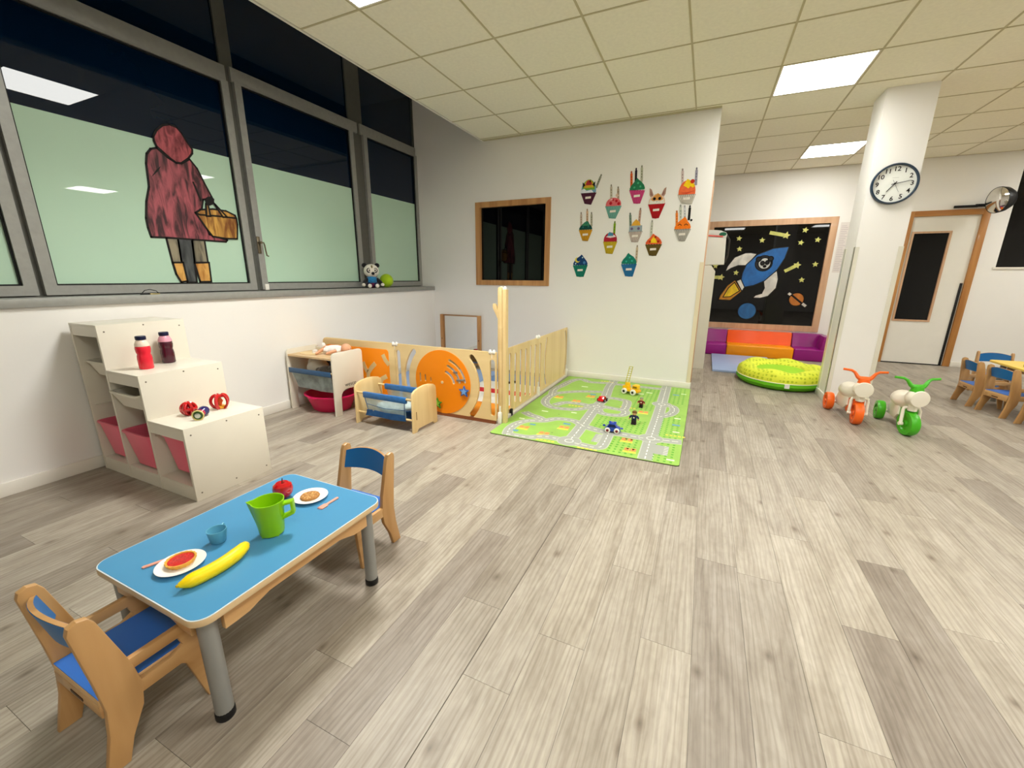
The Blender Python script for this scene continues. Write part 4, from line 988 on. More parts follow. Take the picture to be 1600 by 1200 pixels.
def toy_car(name, label, loc, rz, c, L, Wd, Hh, eyes=False):
    t = thing(name, label, 'toy car', loc, rz)
    body = [(-L/2, .010), (-L/2+.004, .03), (-L*.32, Hh*.62), (-L*.18, Hh), (L*.14, Hh), (L*.30, Hh*.62), (L/2-.006, Hh*.52), (L/2, .012)]
    MB().prism(body, 'xz', -Wd/2, Wd/2, bev=.005).obj('body', M('car_%s' % name, c, .25, .5, coat=.5), t)
    MB().prism([(-L*.28, Hh*.62), (-L*.17, Hh*.92), (L*.13, Hh*.92), (L*.24, Hh*.62)], 'xz', -Wd/2-.0006, Wd/2+.0006).obj('windows', M('carwin_%s' % name, tuple(int(v*.45) for v in c), .2), t)
    rw = Hh*.33 if not eyes else .0215
    for x in (-L*.28, L*.28):
        for s in (-1, 1):
            wl = MB().lathe([(0, -.006), (rw-.003, -.006), (rw, -.002), (rw, .002), (rw-.003, .006), (0, .006)], 18, (x, s*(Wd/2+.004), rw), Matrix.Rotation(PI/2, 3, 'X')).obj('wheel', M('toy_white', (240, 236, 226), .4) if eyes else BLACK, t)
            MB().cyl((x, s*(Wd/2+.0105), rw), (x, s*(Wd/2+.0125), rw), rw*.5, seg=12).obj('hub', M('hub_dark', (110, 20, 30), .4) if eyes else M('hub_grey', (160, 160, 160), .4), wl)
    return t
toy_car('red_toy_car', 'small red toy car near the middle of the road mat', (-.80, 3.885, TM), math.radians(75), (222, 14, 24), .095, .06, .048)
bc = toy_car('blue_toy_car', 'blue toy car with white wheels at the front of the road mat', (-.545, 3.095, TM), math.radians(6), (24, 62, 156), .125, .066, .076, True)
for q in ((-.066, .046), (.070, .034), (-.02, .078), (.018, .077)): MB().ell((q[0], 0, q[1]), (.012, .012, .008), 10, 6).obj('bump', M('car_blue_toy_car', (24, 62, 156)), bc)
def figure(label, loc, rz, shirt, pants, hair, skin=(214, 160, 120), h=.115):
    t = thing('toy_figure', label, 'toy figure', loc, rz, 'toy figures on the road mat'); k = h/.115
    mb = MB(); mb.ell((0, 0, .092*k), (.018*k, .018*k, .019*k), 14, 10)
    for s in (-1, 1): mb.ell((s*.035*k, -.006, .045*k), (.007*k, .007*k, .008*k), 8, 6)
    mb.ell((0, -.0175*k, .091*k), (.003, .003, .003), 6, 5); mb.obj('body', M('fig_skin_%d' % skin[0], skin, .4), t)
    mb = MB(); mb.prism([(-.018*k, .036*k), (.018*k, .036*k), (.021*k, .070*k), (.010*k, .077*k), (-.010*k, .077*k), (-.021*k, .070*k)], 'xz', -.012*k, .012*k, bev=.004)
    for s in (-1, 1): mb.tube([(s*.018*k, 0, .070*k), (s*.030*k, -.001, .060*k), (s*.034*k, -.005, .050*k)], .0078*k, 8)
    mb.obj('shirt', M('fig_shirt_%d' % shirt[0], shirt, .45), t)
    mb = MB()
    for s in (-1, 1): mb.box(s*.010*k-.0085*k, s*.010*k+.0085*k, -.012*k, .012*k, .006*k, .040*k, bev=.003); mb.box(s*.010*k-.010*k, s*.010*k+.010*k, -.02*k, .012*k, 0, .010*k, bev=.003)
    mb.obj('trousers', M('fig_trs_%d' % pants[0], pants, .45), t)
    MB().lathe([(.0185*k, .0), (.020*k, .006*k), (.018*k, .014*k), (.010*k, .020*k), (0, .0215*k)], 16, (0, .002, .092*k)).obj('hair', M('fig_hair_%d' % hair[0], hair, .6), t)
    MB().box(-.006, .006, -.0128*k, -.0118*k, .052*k, .062*k).obj('badge', M('fig_badge', (216, 200, 196), .5), t)
figure('toy figure in a dark red top and black trousers', (-.43, 3.84, TM), math.radians(-8), (120, 22, 20), (26, 18, 24), (150, 150, 120), h=.10)
figure('toy figure in a navy top with brown hair', (-.42, 3.345, TM), math.radians(-4), (22, 34, 66), (40, 20, 36), (104, 74, 30), h=.118)

# ------------------------------------------------------------------ window sill things
t = thing('panda_plush', 'panda soft toy in a blue jumper sitting on the window sill', 'soft toy', (-3.43, 3.70, 1.048), math.radians(52))
PB = M('plush_black', (18, 18, 22), .9, sheen=.3); PW_ = M('plush_white', (228, 222, 208), .9, sheen=.3, bump=.2, bscale=120)
k = 1.0
MB().ell((0, 0, .185), (.082, .07, .074), 22, 16).obj('head', PW_, t)
for s in (-1, 1):
    MB().ell((s*.068, .01, .245), (.028, .016, .026), 12, 8).obj('ear', PB, t)
    e = MB().ell((s*.035, -.058, .19), (.024, .012, .027), 14, 10).obj('eye_patch', PB, t)
    MB().ell((s*.033, -.066, .192), (.016, .008, .018), 12, 8).obj('eye_white', PW_, e)
    MB().ell((s*.031, -.0725, .191), (.008, .004, .010), 10, 6).obj('pupil', PB, e)
    MB().tube([(s*.05, -.01, .095), (s*.085, -.03, .06), (s*.10, -.055, .035)], [.024, .022, .02], 10).obj('arm', PB, t)
    MB().ell((s*.102, -.066, .036), (.020, .018, .018), 12, 8).obj('paw', PW_ , t)
    MB().tube([(s*.03, -.02, .035), (s*.04, -.07, .026)], [.03, .024], 10).obj('leg', M('plush_navy', (30, 34, 70), .9), t)
    MB().ell((s*.040, -.088, .024), (.022, .016, .023), 12, 8).obj('foot', PW_, t)
MB().ell((.006, -.073, .158), (.018, .016, .017), 14, 8).obj('nose', PB, t)
MB().ell((0, -.04, .225), (.012, .03, .022), 10, 6).obj('forehead_stripe', M('plush_olive', (136, 124, 74), .9), t)
MB().ell((0, 0, .085), (.062, .055, .055), 18, 12).obj('jumper', M('plush_blue', (34, 116, 168), .9, sheen=.3, var=.2, scale=40), t)
MB().ell((0, 0, .036), (.062, .055, .036), 18, 10).obj('shorts', M('plush_maroon', (92, 26, 60), .9), t)
tag(MB().ell((0, 0, .078), .078, 28, 18).obj('green_ball', M('lime_foam', (160, 196, 12), .75, sheen=.2)), 'round lime green ball on the window sill next to the panda', 'ball').location = (-3.435, 3.945, 1.048)
t = thing('cord_clip', 'small black cord with metal clip lying on the window sill', 'cord', (-3.42, 1.59, 1.048))
MB().tube([(0, -.06, .005), (.005, -.04, .028), (.005, -.01, .034), (.004, .025, .024), (0, .04, .006)], .0025, 8).obj('loop', BLACK, t)
MB().box(-.008, .008, -.065, -.015, 0, .010, bev=.002).obj('grip', BLACK, t)
MB().box(-.006, .006, -.012, .045, 0, .007, bev=.001).obj('clip', M('brass_clip', (190, 172, 120), .35, metal=.6), t)

# ------------------------------------------------------------------ painted paper figure on the window
HOOD = {
'hood': [(1.853, 2.097), (1.881, 2.145), (1.923, 2.185), (1.966, 2.203), (2.011, 2.198), (2.038, 2.168), (2.062, 2.121), (2.092, 2.075), (2.088, 2.048), (2.053, 2.005), (2.002, 1.963), (1.969, 1.959), (1.936, 1.978), (1.901, 2.007), (1.862, 2.038), (1.853, 2.067)],
'coat': [(1.86, 2.028), (1.824, 2.013), (1.795, 1.976), (1.78, 1.911), (1.774, 1.818), (1.77, 1.765), (1.737, 1.665), (1.716, 1.556), (1.716, 1.492), (1.724, 1.433), (1.815, 1.437), (1.989, 1.437), (2.232, 1.438), (2.245, 1.451), (2.114, 1.484), (2.094, 1.578), (2.092, 1.672), (2.111, 1.736), (2.182, 1.756), (2.141, 1.854), (2.105, 1.95), (2.063, 2.004), (2.002, 1.961), (1.969, 1.957), (1.921, 1.98)],
'left_leg': [(1.815, 1.435), (1.889, 1.437), (1.884, 1.267), (1.825, 1.265)],
'right_leg': [(1.983, 1.437), (2.071, 1.437), (2.069, 1.273), (1.974, 1.27)],
'legs_gap': [(1.889, 1.437), (1.983, 1.437), (1.974, 1.27), (1.964, 1.123), (1.9, 1.122), (1.884, 1.267)],
'left_boot': [(1.825, 1.265), (1.894, 1.267), (1.9, 1.133), (1.857, 1.126), (1.834, 1.183)],
'right_boot': [(1.971, 1.267), (2.075, 1.273), (2.069, 1.128), (1.988, 1.126)],
'basket': [(2.039, 1.632), (2.066, 1.622), (2.212, 1.628), (2.345, 1.629), (2.346, 1.581), (2.326, 1.468), (2.236, 1.463), (2.136, 1.471), (2.107, 1.513)],
'basket_rim': [(2.039, 1.632), (2.078, 1.659), (2.171, 1.676), (2.271, 1.675), (2.339, 1.65), (2.345, 1.629), (2.212, 1.626), (2.066, 1.622)],
'glove': [(2.122, 1.729), (2.136, 1.755), (2.168, 1.768), (2.192, 1.752), (2.183, 1.715), (2.15, 1.697), (2.125, 1.706)],
'strap': [(2.125, 1.706), (2.139, 1.702), (2.143, 1.62), (2.113, 1.618)],
'strap_': [(2.184, 1.721), (2.195, 1.71), (2.27, 1.629), (2.237, 1.625)],
'fold': [(1.865, 1.914), (1.835, 1.887), (1.796, 1.832), (1.843, 1.878)],
'sleeve_edge': [(2.054, 1.85), (2.088, 1.718), (2.099, 1.731), (2.065, 1.852)]}
RED1 = paint('coat_paint', (56, 14, 24), (172, 82, 92), 26, .22); RED2 = paint('hood_paint', (104, 20, 34), (182, 80, 88), 30, .35)
BASK = paint('basket_paint', (120, 66, 10), (208, 158, 70), 24, .2); BOOT = paint('boot_paint', (170, 110, 40), (216, 164, 84), 22, .4)
LEGP = paint('leg_paint', (70, 66, 56), (146, 136, 112), 20, .2); DKP = paint('dark_paint', (30, 34, 38), (80, 84, 84), 20, .2); INK = M('black_ink', (14, 8, 8), .6)
hf = thing('painted_figure', 'painted paper figure in red hooded coat with basket, stuck on the window', 'window picture', (XG-.006, 2.0, 1.12))
mats = {'hood': RED2, 'coat': RED1, 'left_leg': LEGP, 'right_leg': LEGP, 'legs_gap': DKP, 'left_boot': BOOT, 'right_boot': BOOT, 'basket': BASK, 'basket_rim': BASK, 'glove': INK, 'strap': BASK, 'strap_': BASK, 'fold': INK, 'sleeve_edge': INK}
lift = {'coat': 1, 'hood': 3, 'basket_rim': 3, 'basket': 4, 'glove': 6, 'strap': 5, 'strap_': 5, 'fold': 3, 'sleeve_edge': 3, 'left_boot': 2, 'right_boot': 2}
def outline(mb, pts, wd, plane, d0, d1):
    n = len(pts)
    for i in range(n):
        a, b = Vector(pts[i]), Vector(pts[(i+1) % n]); d = (b-a)
        if d.length < 1e-5: continue
        d.normalize(); e = d*wd*.4; nn = Vector((-d.y, d.x))*wd/2
        mb.prism([tuple(a-e+nn), tuple(b+e+nn), tuple(b+e-nn), tuple(a-e-nn)], plane, d0, d1)
ink = MB()
for nm, pts in HOOD.items():
    z = XG-.008+.0012*lift.get(nm, 0)
    MB().prism(pts, 'yz', z-.001, z+.001).obj(nm.rstrip('_'), mats[nm], hf, world=True, smooth=False)
    if nm not in ('fold', 'sleeve_edge', 'glove'): outline(ink, pts, .013, 'yz', z-.0012, z+.0015)
ink.obj('ink_outline', INK, hf, world=True, smooth=False)

# ------------------------------------------------------------------ cupcake cards on the wall
def C(*a): return a
CUP = [  # wrapper tl, tr, bl, br, apex, wrapper colours, topping kind, topping colours, candles
 ((-1.366, 2.074), (-1.194, 2.067), (-1.318, 1.963), (-1.246, 1.949), (-1.266, 2.205), (88, 36, 62), (56, 20, 40), 'rainbow', [(-1.187, 2.146, -1.147, 2.248, (150, 150, 130))], 'rainbow topping and dark plum wrapper'),
 ((-1.087, 1.922), (-.916, 1.917), (-1.039, 1.801), (-.97, 1.794), (-1.024, 2.008), (120, 178, 164), (84, 140, 128), 'pinkdots', [(-1.03, 2.019, -1.038, 2.14, (196, 186, 164)), (-.956, 2.004, -.964, 2.114, (180, 160, 136))], 'pink topping with red dots and teal wrapper'),
 ((-.844, 2.064), (-.687, 2.052), (-.791, 1.934), (-.725, 1.93), (-.772, 2.177), (216, 72, 132), (170, 50, 100), 'green', [(-.827, 2.124, -.837, 2.251, (220, 96, 44)), (-.786, 2.156, -.791, 2.277, (36, 24, 44)), (-.729, 2.172, -.736, 2.297, (186, 186, 162))], 'green topping and pink wrapper'),
 ((-.641, 1.913), (-.476, 1.917), (-.589, 1.779), (-.526, 1.778), (-.553, 2.017), (196, 18, 28), (140, 8, 18), 'animal', [], 'eared animal face and red wrapper'),
 ((-.361, 1.986), (-.198, 1.983), (-.318, 1.904), (-.223, 1.896), (-.287, 2.125), (214, 206, 192), (140, 134, 122), 'orange', [(-.33, 2.10, -.342, 2.231, (206, 184, 178)), (-.206, 2.10, -.213, 2.229, (150, 146, 160))], 'orange and yellow topping on white wrapper'),
 ((-1.369, 1.69), (-1.217, 1.688), (-1.323, 1.579), (-1.262, 1.572), (-1.279, 1.785), (224, 166, 34), (160, 110, 10), 'darkgreen', [(-1.347, 1.766, -1.353, 1.882, (196, 176, 160)), (-1.279, 1.79, -1.286, 1.912, (206, 170, 140)), (-1.23, 1.76, -1.236, 1.876, (176, 172, 150))], 'dark green topping and golden wrapper'),
 ((-1.087, 1.558), (-.936, 1.557), (-1.05, 1.437), (-.979, 1.43), (-1.024, 1.659), (218, 190, 40), (160, 130, 14), 'redblue', [(-.974, 1.63, -.974, 1.771, (128, 164, 30))], 'red and blue topping with a green candle'),
 ((-.822, 1.652), (-.679, 1.654), (-.783, 1.55), (-.716, 1.548), (-.751, 1.777), (216, 202, 192), (140, 124, 116), 'goldgrey', [(-.803, 1.699, -.819, 1.848, (120, 140, 124)), (-.719, 1.749, -.716, 1.89, (186, 150, 132))], 'gold peak over grey icing and white wrapper'),
 ((-.637, 1.517), (-.471, 1.518), (-.589, 1.408), (-.519, 1.404), (-.565, 1.627), (112, 92, 34), (74, 58, 16), 'orangered', [(-.587, 1.627, -.588, 1.764, (196, 196, 178))], 'orange and red topping and olive wrapper'),
 ((-.364, 1.659), (-.207, 1.657), (-.307, 1.548), (-.251, 1.544), (-.275, 1.779), (196, 192, 182), (120, 116, 108), 'face', [(-.345, 1.722, -.357, 1.844, (232, 130, 50)), (-.313, 1.761, -.327, 1.898, (196, 200, 184)), (-.274, 1.769, -.287, 1.89, (206, 206, 206)), (-.235, 1.778, -.237, 1.887, (30, 28, 26))], 'smiling orange face topping'),
 ((-1.42, 1.308), (-1.25, 1.313), (-1.372, 1.188), (-1.291, 1.185), (-1.325, 1.43), (18, 128, 108), (12, 100, 84), 'night', [], 'navy night sky topping with yellow moon'),
 ((-.875, 1.317), (-.711, 1.322), (-.824, 1.195), (-.744, 1.191), (-.806, 1.439), (38, 120, 172), (22, 84, 132), 'teal', [(-.719, 1.371, -.719, 1.519, (196, 176, 150))], 'teal green topping and blue wrapper')]
def L2(a, b, u): return (a[0]+(b[0]-a[0])*u, a[1]+(b[1]-a[1])*u)
for tl, tr_, bl, br_, ap, c1, c2, kind, cands, desc in CUP:
    t = thing('cupcake_card', 'paper cupcake on the wall with '+desc, 'paper cutout', ((tl[0]+tr_[0])/2, YB-.001, bl[1]), 0, 'paper cupcakes on the wall')
    yb = YB-.0012; key = '%d_%d_%d' % c1
    W_, cx, zt = tr_[0]-tl[0], (tl[0]+tr_[0])/2, (tl[1]+tr_[1])/2; Ht = ap[1]-zt
    def flat(name, pts, col, lay, parent=t):
        return MB().prism(pts, 'xz', yb-.0007*lay, yb-.0007*(lay-1)).obj(name, M('paper_%d_%d_%d' % tuple(col), col, .7, .2, var=.10, scale=30), parent, world=True, smooth=False)
    # candles first (behind the topping)
    for x0, z0, x1, z1, cc in cands:
        d = Vector((x1-x0, z1-z0)).normalized(); n_ = Vector((-d.y, d.x))*.0115; a, b = Vector((x0, z0))-d*.035, Vector((x1, z1))-d*.026
        cn = flat('candle', [tuple(a+n_), tuple(b+n_), tuple(b-n_), tuple(a-n_)], cc, 1)
        q = Vector((x1, z1))
        flat('flame', [tuple(b+n_*.5), tuple(q-d*.010+n_*.7), tuple(q), tuple(q-d*.010-n_*.7), tuple(b-n_*.5)], tuple(int(v*.78) for v in cc), 2, cn)
        for kk in range(3):
            m_ = a.lerp(b, .35+.2*kk); flat('candle_dot', circ(m_.x, m_.y, .005, 8), tuple(int(v*.6) for v in cc), 2, cn)
    wr = flat('wrapper', [tl]+[L2(tl, tr_, (i+.5)/12) if i % 2 else (L2(tl, tr_, (i+.5)/12)[0], L2(tl, tr_, (i+.5)/12)[1]+.006) for i in range(12)]+[tr_, br_, ((bl[0]+br_[0])/2, bl[1]-.006), bl], c1, 2)
    mb = MB()
    for i in range(1, 9):
        p, q = L2(tl, tr_, i/9), L2(bl, br_, i/9); mb.prism([(p[0]-.0036, p[1]), (p[0]+.0036, p[1]), (q[0]+.0018, q[1]), (q[0]-.0018, q[1])], 'xz', yb-.0007*3, yb-.0007*2)
    outline(mb, [tl, tr_, br_, bl], .003, 'xz', yb-.0007*3, yb-.0007*2)
    mb.obj('pleats', M('paper_%d_%d_%d' % tuple(c2), c2, .7), wr, world=True, smooth=False)
    if kind != 'animal' or True:
        lb = L2(L2(tl, tr_, .5), L2(bl, br_, .5), .42)
        flat('name_label', [(lb[0]-.032, lb[1]-.012), (lb[0]+.03, lb[1]-.010), (lb[0]+.03, lb[1]+.012), (lb[0]-.032, lb[1]+.010)], (232, 224, 212), 4)
    hw = W_/2
    dome = [(tl[0]+.004, zt+.004), (cx-hw*.98, zt+Ht*.18), (cx-hw*.80, zt+Ht*.42), (cx-hw*.45, zt+Ht*.68), (ap[0]-.012, ap[1]-Ht*.12), (ap[0], ap[1]), (ap[0]+.014, ap[1]-Ht*.12), (cx+hw*.52, zt+Ht*.66), (cx+hw*.84, zt+Ht*.40), (cx+hw*.98, zt+Ht*.18), (tr_[0]-.004, zt+.004)]
    rnd_ = [(tl[0]+.004, zt+.002)]+[(cx-hw*.97*math.cos(a), zt+Ht*.95*math.sin(a)**.8) for a in [PI*i/14 for i in range(1, 14)]]+[(tr_[0]-.004, zt+.002)]
    def scaled(pts, s, dz=0): return [(cx+(x-cx)*s, zt+(z-zt)*s+dz) for x, z in pts]
    if kind == 'rainbow':
        flat('icing', rnd_, (120, 166, 196), 3); flat('icing_band', scaled(rnd_, .82, .028), (122, 176, 62), 4); flat('icing_band', scaled(rnd_, .62, .05), (222, 176, 50), 5); flat('icing_band', scaled(rnd_, .4, .075), (176, 52, 52), 6)
        for s in (-1, 1): flat('ear', [(cx+s*.066, zt+.055), (cx+s*.07, zt+.11), (cx+s*.035, zt+.08)], (42, 36, 36), 7)
        flat('horn', [(ap[0]-.012, ap[1]-.03), (ap[0]+.012, ap[1]-.03), ap], (50, 36, 36), 7)
        flat('cloud', [(cx-.09, zt), (cx-.088, zt+.03), (cx-.05, zt+.045), (cx-.02, zt+.02), (cx+.03, zt+.03), (cx+.055, zt)], (226, 232, 240), 6)
    elif kind == 'pinkdots':
        flat('icing', rnd_, (222, 108, 112), 3)
        for dx, dz, r_ in ((-.03, .03, .016), (.03, .05, .014), (.055, .022, .016), (-.005, .065, .011)): flat('dot', circ(cx+dx, zt+dz, r_, 12), (186, 28, 42), 4)
        flat('highlight', [(cx-.05, zt+.06), (cx-.02, zt+.075), (cx+.01, zt+.07), (cx-.02, zt+.062)], (244, 200, 200), 4); flat('cherry', circ(cx+.035, zt+.105, .018, 14), (224, 196, 176), 2)
    elif kind == 'animal':
        for s in (-1, 1): flat('ear', [(cx+s*.025, zt+.055), (cx+s*.06, zt+.14), (cx+s*.082, zt+.155), (cx+s*.078, zt+.09), (cx+s*.055, zt+.05)], (176, 140, 122), 2); flat('inner_ear', [(cx+s*.04, zt+.07), (cx+s*.064, zt+.125), (cx+s*.068, zt+.09)], (150, 110, 100), 4)
        flat('face', rnd_, (226, 196, 172), 3); flat('forehead', scaled(dome, .72, .03), (216, 150, 74), 4); flat('mane', [(tl[0]+.006, zt), (tl[0]+.02, zt+.045), (cx-.03, zt+.02), (cx, zt+.035), (cx+.03, zt+.022), (tr_[0]-.02, zt+.045), (tr_[0]-.006, zt)], (232, 228, 216), 5)
        for s in (-1, 1): flat('eye', circ(cx+s*.026, zt+.05, .015, 14), (20, 18, 18), 6)
        flat('mouth', [(cx-.012, zt+.026), (cx, zt+.018), (cx+.012, zt+.026), (cx, zt+.022)], (60, 30, 30), 6)
    elif kind == 'orange':
        flat('icing', rnd_, (234, 108, 62), 3); flat('icing_top', [(cx-.04, zt+.085), (cx-.02, zt+.12), (ap[0], ap[1]+.004), (cx+.04, zt+.12), (cx+.07, zt+.075), (cx+.05, zt+.06), (cx+.03, zt+.075), (cx+.01, zt+.055), (cx-.01, zt+.07)], (246, 206, 24), 4)
        flat('swirl', [(cx-.07, zt+.02), (cx, zt+.008), (cx+.07, zt+.03), (cx, zt+.02)], (206, 70, 46), 4); flat('berry', circ(cx+.042, zt+.118, .02, 14), (190, 46, 24), 5)
    elif kind == 'redblue':
        flat('icing', scaled(rnd_, 1.0), (176, 36, 54), 3); flat('icing_middle', [(cx-.05, zt+.05), (cx-.02, zt+.07), (cx+.04, zt+.07), (cx+.06, zt+.05), (cx, zt+.04)], (232, 222, 220), 4); flat('icing_peak', [(cx-.03, zt+.06), (cx-.028, zt+.085), (ap[0], ap[1]), (cx+.03, zt+.085), (cx+.028, zt+.06)], (74, 138, 170), 5)
    elif kind == 'goldgrey':
        flat('icing', [(tl[0]+.004, zt), (tl[0]+.006, zt+.06), (cx, zt+.072), (tr_[0]-.006, zt+.06), (tr_[0]-.004, zt)], (156, 170, 176), 3); flat('icing_peak', [(cx-.048, zt+.06), (cx-.03, zt+.095), (ap[0], ap[1]), (cx+.035, zt+.095), (cx+.05, zt+.06)], (226, 170, 60), 4)
        for dx in (-.04, .03): flat('dot', circ(cx+dx, zt+.03, .014, 12), (110, 96, 130), 4)
    elif kind == 'orangered':
        flat('icing', dome, (226, 96, 50), 3); flat('icing_centre', [(cx-.04, zt+.02), (cx-.02, zt+.06), (cx, zt+.085), (cx+.02, zt+.05), (cx+.035, zt+.015)], (248, 206, 34), 4)
        for dx, dz in ((-.04, .03), (.045, .03), (.012, .075)): flat('dot', circ(cx+dx, zt+dz, .012, 12), (170, 40, 20), 5)
    elif kind == 'face':
        flat('icing', dome, (240, 122, 26), 3)
        for s in (-1, 1): flat('eye', stroke([(cx+s*.03-.018, zt+.038), (cx+s*.03, zt+.052), (cx+s*.03+.018, zt+.038)], .007), (30, 20, 16), 4)
        flat('dot', circ(cx+.075, zt+.085, .011, 10), (26, 22, 20), 4)
    elif kind == 'night':
        flat('icing', dome, (22, 62, 112), 3); mo = arc(cx-.035, zt+.06, .03, 100, 330, 12)+arc(cx-.022, zt+.068, .024, 320, 110, 12); flat('moon', mo, (226, 206, 80), 4)
        for dx, dz, r_ in ((.022, .085, .008), (-.055, .02, .008)): flat('star', circ(cx+dx, zt+dz, r_, 10), (200, 226, 226), 4)
        flat('planet', circ(cx+.045, zt+.03, .016, 14), (70, 130, 186), 4)
    else:
        col = {'green': (44, 122, 84), 'darkgreen': (18, 70, 66), 'teal': (26, 126, 106)}[kind]
        flat('icing', dome, col, 3)
        if kind == 'darkgreen': flat('icing_peak', scaled(dome, .55, .043), (60, 132, 96), 4)
        for dx, dz in ((-.03, .03), (.03, .035), (.005, .07)): flat('dot', circ(cx+dx, zt+dz, .010, 10), tuple(min(255, int(v*1.35+16)) for v in col), 5)

# ------------------------------------------------------------------ clock on the pillar
ck = thing('wall_clock', 'round white wall clock with dark blue rim on the pillar', 'clock', (1.368, 4.88, 1.97))
RX = Matrix.Rotation(PI/2, 3, 'X')
MB().lathe([(.145, 0), (.162, 0), (.163, .025), (.158, .036), (.150, .036), (.148, .026), (.145, .010)], 56, (0, 0, 0), RX).obj('rim', M('clock_rim', (14, 44, 66), .3, .5), ck)
MB().lathe([(0, .004), (.149, .004), (.149, .014), (0, .014)], 56, (0, 0, 0), RX).obj('dial', M('clock_dial', (236, 238, 232), .4), ck)
F = -.0148
for n in range(1, 13):
    a = math.radians(90-30*n); tbm = text_bm(str(n), .050, .001, .0009)
    tbm.xform(Matrix(((1, 0, 0, .118*math.cos(a)), (0, 0, -1, F), (0, 1, 0, .118*math.sin(a)-.001), (0, 0, 0, 1)))); tbm.obj('numeral', INK, ck, smooth=False)
def hand(name, deg, L, tail, wd, y, mat):
    a = math.radians(90-deg); d = Vector((math.cos(a), math.sin(a))); n = Vector((-d.y, d.x))*wd
    MB().prism([tuple(-d*tail+n), tuple(d*L*.85+n*.8), tuple(d*L), tuple(d*L*.85-n*.8), tuple(-d*tail-n)], 'xz', y-.001, y+.001).obj(name, mat, ck, smooth=False)
hand('hour_hand', 217, .082, .022, .0032, -.018, INK); hand('minute_hand', 79, .118, .022, .0026, -.021, INK); hand('second_hand', 152, .082, .035, .0013, -.024, M('hand_grey', (150, 150, 146), .5))
MB().cyl((0, -.014, 0), (0, -.026, 0), .006, seg=14).obj('pin', INK, ck)
tbm = text_bm('quartz', .012, .0008); tbm.bm.clear(); tbm.box(-.022, .022, F-.0004, F+.0002, .048, .0505); tbm.obj('maker_mark', M('faint_print', (190, 192, 188), .5), ck, smooth=False)

# ------------------------------------------------------------------ convex mirror above the door
cm = thing('convex_mirror', 'round convex safety mirror with black shell above the door', 'mirror', (3.13, 7.45, 2.128))
nrm = Vector((-.95, -.29, -.09)).normalized(); zq = nrm.to_track_quat('Z', 'Y').to_matrix()
MB().lathe([(.146, .0), (.152, .004), (.152, -.006), (.142, -.060), (.11, -.115), (.05, -.145), (0, -.148)], 40, (0, 0, 0), zq, cap=False).lathe([(.138, .002), (.146, .004), (.152, .004)], 40, (0, 0, 0), zq, cap=False).obj('shell', BLACK, cm)
MB().lathe([(.147, .003), (.12, .018), (.085, .030), (.045, .037), (0, .040)], 40, (0, 0, 0), zq).obj('mirror_dome', M('convex_chrome', (228, 226, 222), .02, metal=1), cm)
MB().tube([tuple(nrm*-.10), (.10, .14, .0), (.12, .25, 0)], .014, 10).obj('arm', BLACK, cm)
MB().box(-.30, -.07, .225, .245, -.045, -.015, bev=.003).box(-.09, .16, .235, .255, -.04, -.005, bev=.003).obj('bracket', BLACK, cm)

# ------------------------------------------------------------------ decorations on the rocket window
DY = YF+.0305
def decal(name, label, cat, parts, group=None, edge=.014):
    xs_ = [p[0] for _, pts, _ in parts for p in pts]; zs_ = [p[1] for _, pts, _ in parts for p in pts]
    t = thing(name, label, cat, ((min(xs_)+max(xs_))/2, DY, min(zs_)), 0, group); ink = MB()
    for i, (nm, pts, col) in enumerate(parts):
        y = DY-.001*i
        MB().prism(pts, 'xz', y-.0012, y).obj(nm, paint('decal_%d_%d_%d' % col, tuple(int(v*.86) for v in col), col, 10, .6), t, world=True, smooth=False)
        if edge: outline(ink, pts, edge, 'xz', y-.0016, y-.0004)
    if edge: ink.obj('ink_outline', INK, t, world=True, smooth=False)
    else: ink.bm.free()
    return t
body = [(1.077, 1.649), (1.045, 1.48), (.967, 1.306), (.82, 1.142), (.68, 1.07), (.546, 1.041), (.492, 1.125), (.50, 1.26), (.539, 1.389), (.668, 1.537), (.873, 1.627)]
decal('rocket_picture', 'blue painted rocket with white fins and yellow flame on the dark window', 'window picture', [
    ('flame', [(.411, 1.152), (.529, .976), (.379, .829), (.206, .833), (.224, .906), (.31, 1.066)], (206, 138, 32)), ('flame_core', [(.408, 1.116), (.495, .984), (.372, .887), (.267, .878), (.329, 1.024)], (240, 200, 24)),
    ('fin', [(.666, 1.551), (.58, 1.568), (.503, 1.567), (.36, 1.501), (.274, 1.363), (.253, 1.278), (.329, 1.334), (.427, 1.376), (.541, 1.375)], (226, 222, 212)),
    ('fin', [(.968, 1.301), (1.003, 1.171), (.994, 1.035), (.902, .908), (.80, .875), (.695, .875), (.727, .918), (.81, .948), (.836, 1.032), (.808, 1.142)], (226, 222, 212)),
    ('hull', body, (28, 104, 178)), ('nozzle', [(.431, 1.138), (.492, 1.167), (.559, 1.041), (.529, .976)], (226, 222, 212)),
    ('porthole', circ(.775, 1.408, .115, 24), (16, 20, 34)), ('panda_face', circ(.785, 1.405, .085, 22), (222, 222, 216)), ('panda_ear', circ(.70, 1.47, .035, 14), (16, 16, 18)), ('panda_ear', circ(.86, 1.475, .035, 14), (16, 16, 18)),
    ('panda_eye', circ(.757, 1.41, .026, 12, .03), (16, 16, 18)), ('panda_eye', circ(.822, 1.42, .026, 12, .03), (16, 16, 18)), ('panda_nose', circ(.793, 1.362, .018, 10, .012), (16, 16, 18))])
decal('planet_picture', 'round blue painted planet low on the dark window', 'window picture', [('globe', circ(.641, .667, .132, 30), (34, 104, 166))])
